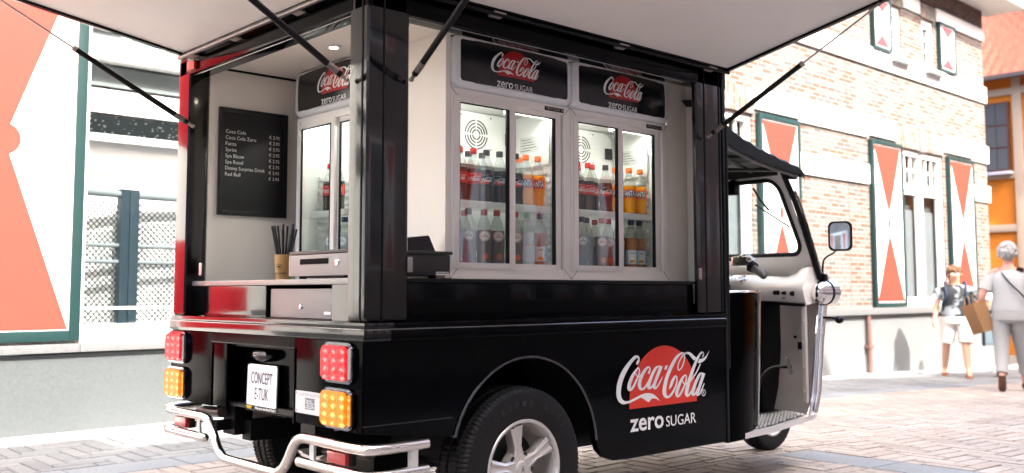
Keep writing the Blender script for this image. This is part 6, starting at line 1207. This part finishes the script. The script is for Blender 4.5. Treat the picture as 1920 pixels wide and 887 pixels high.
def face(root, M, k, lean, glasses=False, hair=None, hairfn=None):
    hz = 1.53*k; hx = .035+lean
    if glasses is not None:
        m = MB(); m.tube([(hx+.075, 0, hz+.018), (hx+.098, 0, hz-.018), (hx+.085, 0, hz-.028)], [.008, .012, .008], 8, M=M); m.obj('nose', SKIN, root)
        m = MB()
        for s in (1, -1): m.ball((hx+.074, s*.030, hz+.012), .009, M=M)
        m.obj('eyes', mat('eye_dark', (.03, .02, .02), .2), root)
        m = MB(); m.tube([(hx+.074, -.022, hz-.055), (hx+.082, 0, hz-.058), (hx+.074, .022, hz-.055)], .006, 6, M=M); m.obj('mouth', mat('lips', (.40, .12, .10), .4), root)
    m = MB()
    for s in (1, -1): m.ball((hx-.005, s*.080, hz-.0), .022, sc=(.7, .35, 1.2), M=M)
    m.obj('ears', SKIN, root)
    if glasses:
        m = MB()
        for s in (1, -1): m.ball((hx+.083, s*.032, hz+.012), .024, sc=(.25, 1, .8), M=M)
        m.tube([(hx+.083, -.06, hz+.016), (hx+.094, 0, hz+.018), (hx+.083, .06, hz+.016)], .004, 6, M=M); m.obj('sunglasses', mat('glasses_light', (.55, .50, .45), .1), root)
def hair(root, M, k, lean, mt, back=0, nape=0, seedv=1):
    rnd = random.Random(seedv); m = MB(); cx, cz = .012+lean, 1.555*k
    m.ball((cx-.012, 0, cz+.012), .099*k, sc=(1.0, .93, 1.0), M=M, seg=20)
    for q in range(150):
        a = rnd.uniform(0, 2*math.pi); e = rnd.uniform(-.75, 1.45); x = math.cos(a)*math.cos(e)
        if x > .35 and e < .35: continue
        if x > .0 and e < -.2: continue
        c = (cx-.012+.093*x*k, .088*math.sin(a)*math.cos(e)*k, cz+.012+.095*math.sin(e)*k-nape*max(0, -math.sin(e)))
        m.ball(c, rnd.uniform(.020, .030), sc=(1, 1, 1.2), M=M, seg=8)
    o = m.obj('hair', mt, root, angle=180); return o
GZ = gz
# woman walking towards the camera
def facing(x, y, dx, dy): return Matrix.Translation((x, y, gz(x))) @ Matrix.Rotation(math.atan2(dy, dx), 4, 'Z')
M1 = facing(12.72, 3.52, -14.0, -7.4) @ Matrix.Diagonal((1.08, 1.10, 1, 1))
k = 1.60/1.65
w1 = thing('person', None, 'woman in patterned dark shirt and white shorts facing the camera', 'person', M=M1)
J = joints(1.60, ((.10, .10, .47), (.20, .11, .075), (.33, .12, .03)), ((-.02, -.13, .47), (-.16, -.15, .085), (-.04, -.17, .03)),
           ((-.04, .25, 1.06), (.04, .30, .86), (.06, .30, .79)), ((.0, -.235, 1.05), (.05, -.27, .83), (.07, -.27, .76)))
body(w1, M1, J, SKIN)
m = MB(); m.loft([((0, 0, .88), .140, .180), ((0, 0, .95), .142, .182), ((.01, 0, 1.05), .128, .165), ((.015, 0, 1.16), .138, .178), ((.01, 0, 1.24), .130, .185), ((0, 0, 1.31), .10, .165), ((0, 0, 1.345), .07, .105)], 24, M=M1)
for s in (1, -1): m.tube([(0, s*.14, 1.30), (-.005, s*.20, 1.23), (-.02, s*.245, 1.13)], [.06, .072, .07], 14, M=M1)
def blot_mat(name, a, b, sc, th=.5):
    m_ = bpy.data.materials.new(name); m_.use_nodes = True; N = m_.node_tree; L = N.links; bs = N.nodes['Principled BSDF']; bs.inputs['Roughness'].default_value = .9
    tc = N.nodes.new('ShaderNodeTexCoord'); n = N.nodes.new('ShaderNodeTexNoise'); n.inputs['Scale'].default_value = sc; n.inputs['Detail'].default_value = 3; cr = N.nodes.new('ShaderNodeValToRGB')
    cr.color_ramp.elements[0].position = th-.04; cr.color_ramp.elements[0].color = (*a, 1); cr.color_ramp.elements[1].position = th+.04; cr.color_ramp.elements[1].color = (*b, 1)
    L.new(tc.outputs['Object'], n.inputs['Vector']); L.new(n.outputs[0], cr.inputs[0]); L.new(cr.outputs[0], bs.inputs['Base Color']); return m_
m.obj('shirt', blot_mat('blotch_shirt', (.02, .022, .025), (.30, .33, .36), 6, .53), w1)
m = MB(); m.loft([((0, 0, .93), .128, .168), ((0, 0, .86), .140, .185), ((0, 0, .78), .135, .185), ((.0, 0, .76), .10, .15)], 24, M=M1)
for s, kn in ((1, (.10, .10, .47)), (-1, (-.02, -.13, .47))):
    m.tube([(0, s*.085, .84), (kn[0]*.5, s*.10, .66), (kn[0]*.9, kn[1], .50)], [.105, .098, .088], 16, M=M1)
m.obj('shorts', mat('shorts_white', (.60, .55, .51), .9, bump=.3, bscale=40), w1)
for s, an, toe in (('L', (.20, .11, .075), (.33, .12, .03)), ('R', (-.16, -.15, .085), (-.04, -.17, .03))):
    m = MB(); m.prism(rrect(an[0]-.07, toe[0]+.045, an[1]-.042, an[1]+.045, .035), .004, .020, M1); m.tube([(an[0]+.06, an[1]-.045, .03), (an[0]+.07, an[1], .075), (an[0]+.06, an[1]+.045, .03)], .010, 6, M=M1); m.obj('sandal', mat('sandal_tan', (.30, .13, .06), .6), w1)
face(w1, M1, k, 0, glasses=True)
hair(w1, M1, k, 0, mat('auburn_hair', (.13, .06, .028), .6, bump=.6, bscale=60), seedv=3)
bpk = thing('backpack', None, 'dark blue backpack on the back of the woman in shorts', 'backpack', M=M1)
m = MB(); m.box(-.27, -.145, -.13, .13, .98, 1.34, .05, 4, M=M1); m.obj('bag', mat('navy_fabric', (.012, .025, .05), .8), bpk)
for s in (1, -1):
    m = MB(); m.tube([(-.16, s*.10, 1.33), (-.02, s*.125, 1.385), (.085, s*.125, 1.30), (.125, s*.12, 1.18), (.06, s*.165, 1.06), (-.15, s*.13, 1.02)], .017, 8, smooth=4, M=M1); m.obj('strap', mat('navy_fabric', ()), bpk)
hb = thing('shoulder_bag', None, 'small blue and black shoulder bag hanging beside the woman in shorts', 'bag', M=M1)
m = MB(); m.box(-.04, .08, .30, .52, .47, .74, .03, 3, M=M1); m.obj('pouch', mat('pale_blue_fabric', (.28, .38, .42), .7), hb)
m = MB(); m.box(.065, .09, .30, .335, .46, .75, .01, M=M1); m.box(.065, .09, .455, .49, .46, .80, .01, M=M1); m.tube([(.04, .33, .74), (.06, .33, .80), (.05, .45, .80), (.04, .47, .74)], .010, 6, smooth=3, M=M1); m.obj('strap', mat('black_webbing', (.015, .015, .017), .7), hb)

# woman walking away
M2 = facing(10.42, 1.90, 12.4, 4.2)
k = 1.74/1.65
w2 = thing('person', None, 'grey haired woman in pale shirt and trousers walking away', 'person', M=M2)
J = joints(1.74, ((-.02, .10, .50), (-.22, .10, .175), (-.15, .105, .05)), ((.14, -.11, .52), (.24, -.13, .085), (.38, -.14, .03)),
           ((-.05, .285, 1.13), (.03, .335, .96), (.05, .345, .90)), ((-.02, -.27, 1.13), (.10, -.29, .92), (.13, -.28, .85)), lean=.03)
body(w2, M2, J, SKIN2)
m = MB(); m.loft([((0, 0, .95), .155, .200), ((0, 0, 1.02), .150, .195), ((.01, 0, 1.12), .138, .180), ((.02, 0, 1.24), .145, .192), ((.03, 0, 1.32), .135, .198), ((.03, 0, 1.39), .10, .175), ((.035, 0, 1.43), .07, .10)], 24, M=M2)
for s in (1, -1): m.tube([(.03, s*.15, 1.38), (.01, s*.215, 1.30), (-.02, s*.255, 1.19)], [.062, .076, .076], 14, M=M2)
m.obj('shirt', mat('shirt_grey', (.34, .34, .34), .9, bump=.4, bscale=18), w2)
m = MB(); m.loft([((0, 0, 1.00), .135, .175), ((-.01, 0, .92), .150, .195), ((-.01, 0, .84), .145, .195), ((0, 0, .80), .11, .16)], 24, M=M2)
m.tube([(-.0, .09, .88), (-.01, .10, .70), (-.03, .10, .50), (-.15, .10, .28), (-.195, .10, .215)], [.112, .102, .082, .068, .062], 16, M=M2)
m.tube([(.0, -.09, .88), (.08, -.10, .70), (.14, -.11, .52), (.19, -.125, .30), (.215, -.128, .20)], [.112, .102, .082, .070, .062], 16, M=M2)
m.obj('trousers', mat('trousers_grey', (.30, .295, .29), .9, bump=.5, bscale=15), w2)
m = MB(); m.tube([(-.235, .10, .20), (-.225, .10, .12), (-.165, .105, .045), (-.12, .105, .022)], [.040, .044, .045, .034], 12, M=M2); m.obj('shoe', mat('brown_shoe', (.10, .035, .018), .5), w2)
m = MB(); m.tube([(.17, -.13, .045), (.24, -.13, .05), (.33, -.135, .04), (.40, -.14, .032)], [.040, .046, .044, .03], 12, M=M2); m.obj('shoe', mat('brown_shoe', ()), w2)
face(w2, M2, k, .03, glasses=False)
hair(w2, M2, k, .03, mat('grey_hair', (.30, .29, .285), .7, bump=.8, bscale=50), seedv=5)
cb = thing('crossbody_bag', None, 'thin black strap bag worn by the grey haired woman', 'bag', M=M2)
m = MB(); m.tube([(.03, .08, 1.43), (-.09, .05, 1.37), (-.135, -.04, 1.25), (-.13, -.14, 1.14), (-.06, -.20, 1.04), (.06, -.22, .98)], .010, 8, smooth=4, M=M2); m.tube([(.03, .08, 1.43), (.13, .04, 1.33), (.16, -.06, 1.20), (.12, -.18, 1.05), (.06, -.22, .98)], .010, 8, smooth=4, M=M2); m.obj('strap', mat('black_webbing', ()), cb)
m = MB(); m.box(.0, .14, -.275, -.215, .84, 1.0, .02, M=M2); m.obj('pouch', mat('black_webbing', ()), cb)
pb = thing('paper_bag', None, 'brown paper carrier bag in the left hand of the grey haired woman', 'paper bag', M=M2)
KR = mat('kraft_paper', (.42, .24, .12), .85, bump=.4, bscale=12)
Mb = M2 @ Matrix.Translation((.06, .40, 1.03)) @ Matrix.Rotation(rad(-18), 4, 'X') @ Matrix.Rotation(rad(28), 4, 'Z')
m = MB(); t = bmesh.new(); wv = [(-.16, -.07), (.16, -.07), (.16, .07), (-.16, .07)]; A = [t.verts.new((x, y, -.36)) for x, y in wv]; B = [t.verts.new((x*1.02, y*1.1, .0)) for x, y in wv]; t.faces.new(A[::-1])
for q in range(4): t.faces.new((A[q], A[(q+1) % 4], B[(q+1) % 4], B[q]))
bmesh.ops.solidify(t, geom=t.faces[:], thickness=.004); m.add(t, Mb); m.obj('bag', KR, pb)
m = MB()
for y in (-.075, .075): m.tube([(-.07, y, -.01), (-.05, y*.6, .09), (.05, y*.6, .09), (.07, y, -.01)], .004, 6, smooth=4, M=Mb)
m.obj('handle', KR, pb)
# third passer-by, mostly hidden behind
M3 = facing(13.35, 3.05, 6.0, 4.0)
k = 1.62/1.65
w3 = thing('person', None, 'passer-by in white almost hidden behind the grey haired woman', 'person', M=M3)
J = joints(1.62, ((.12, .10, .48), (.10, .11, .085), (.24, .12, .03)), ((-.05, -.12, .48), (-.28, -.13, .20), (-.20, -.14, .09)),
           ((-.04, .26, 1.05), (.10, .28, .90), (.16, .28, .85)), ((-.02, -.26, 1.05), (.08, -.28, .87), (.10, -.28, .80)))
body(w3, M3, J, SKIN)
m = MB(); m.loft([((0, 0, .74), .165, .205), ((0, 0, .95), .142, .185), ((.01, 0, 1.05), .128, .165), ((.015, 0, 1.18), .138, .178), ((0, 0, 1.31), .10, .165), ((0, 0, 1.345), .07, .105)], 24, M=M3)
for s in (1, -1): m.tube([(0, s*.14, 1.30), (-.005, s*.20, 1.23), (-.02, s*.245, 1.13)], [.06, .07, .068], 14, M=M3)
m.obj('dress', mat('white_cloth', (.72, .71, .70), .9), w3)
m = MB(); m.tube([(.04, .11, .05), (.10, .11, .05), (.24, .12, .035), (.28, .12, .03)], [.036, .044, .042, .03], 12, M=M3); m.tube([(-.30, -.13, .22), (-.28, -.13, .16), (-.20, -.14, .10), (-.16, -.14, .07)], [.036, .042, .042, .03], 12, M=M3); m.obj('shoes', mat('white_shoe', (.75, .75, .75), .6), w3)
face(w3, M3, k, 0, glasses=False); hair(w3, M3, k, 0, mat('brown_hair', (.12, .06, .03), .6), seedv=8)
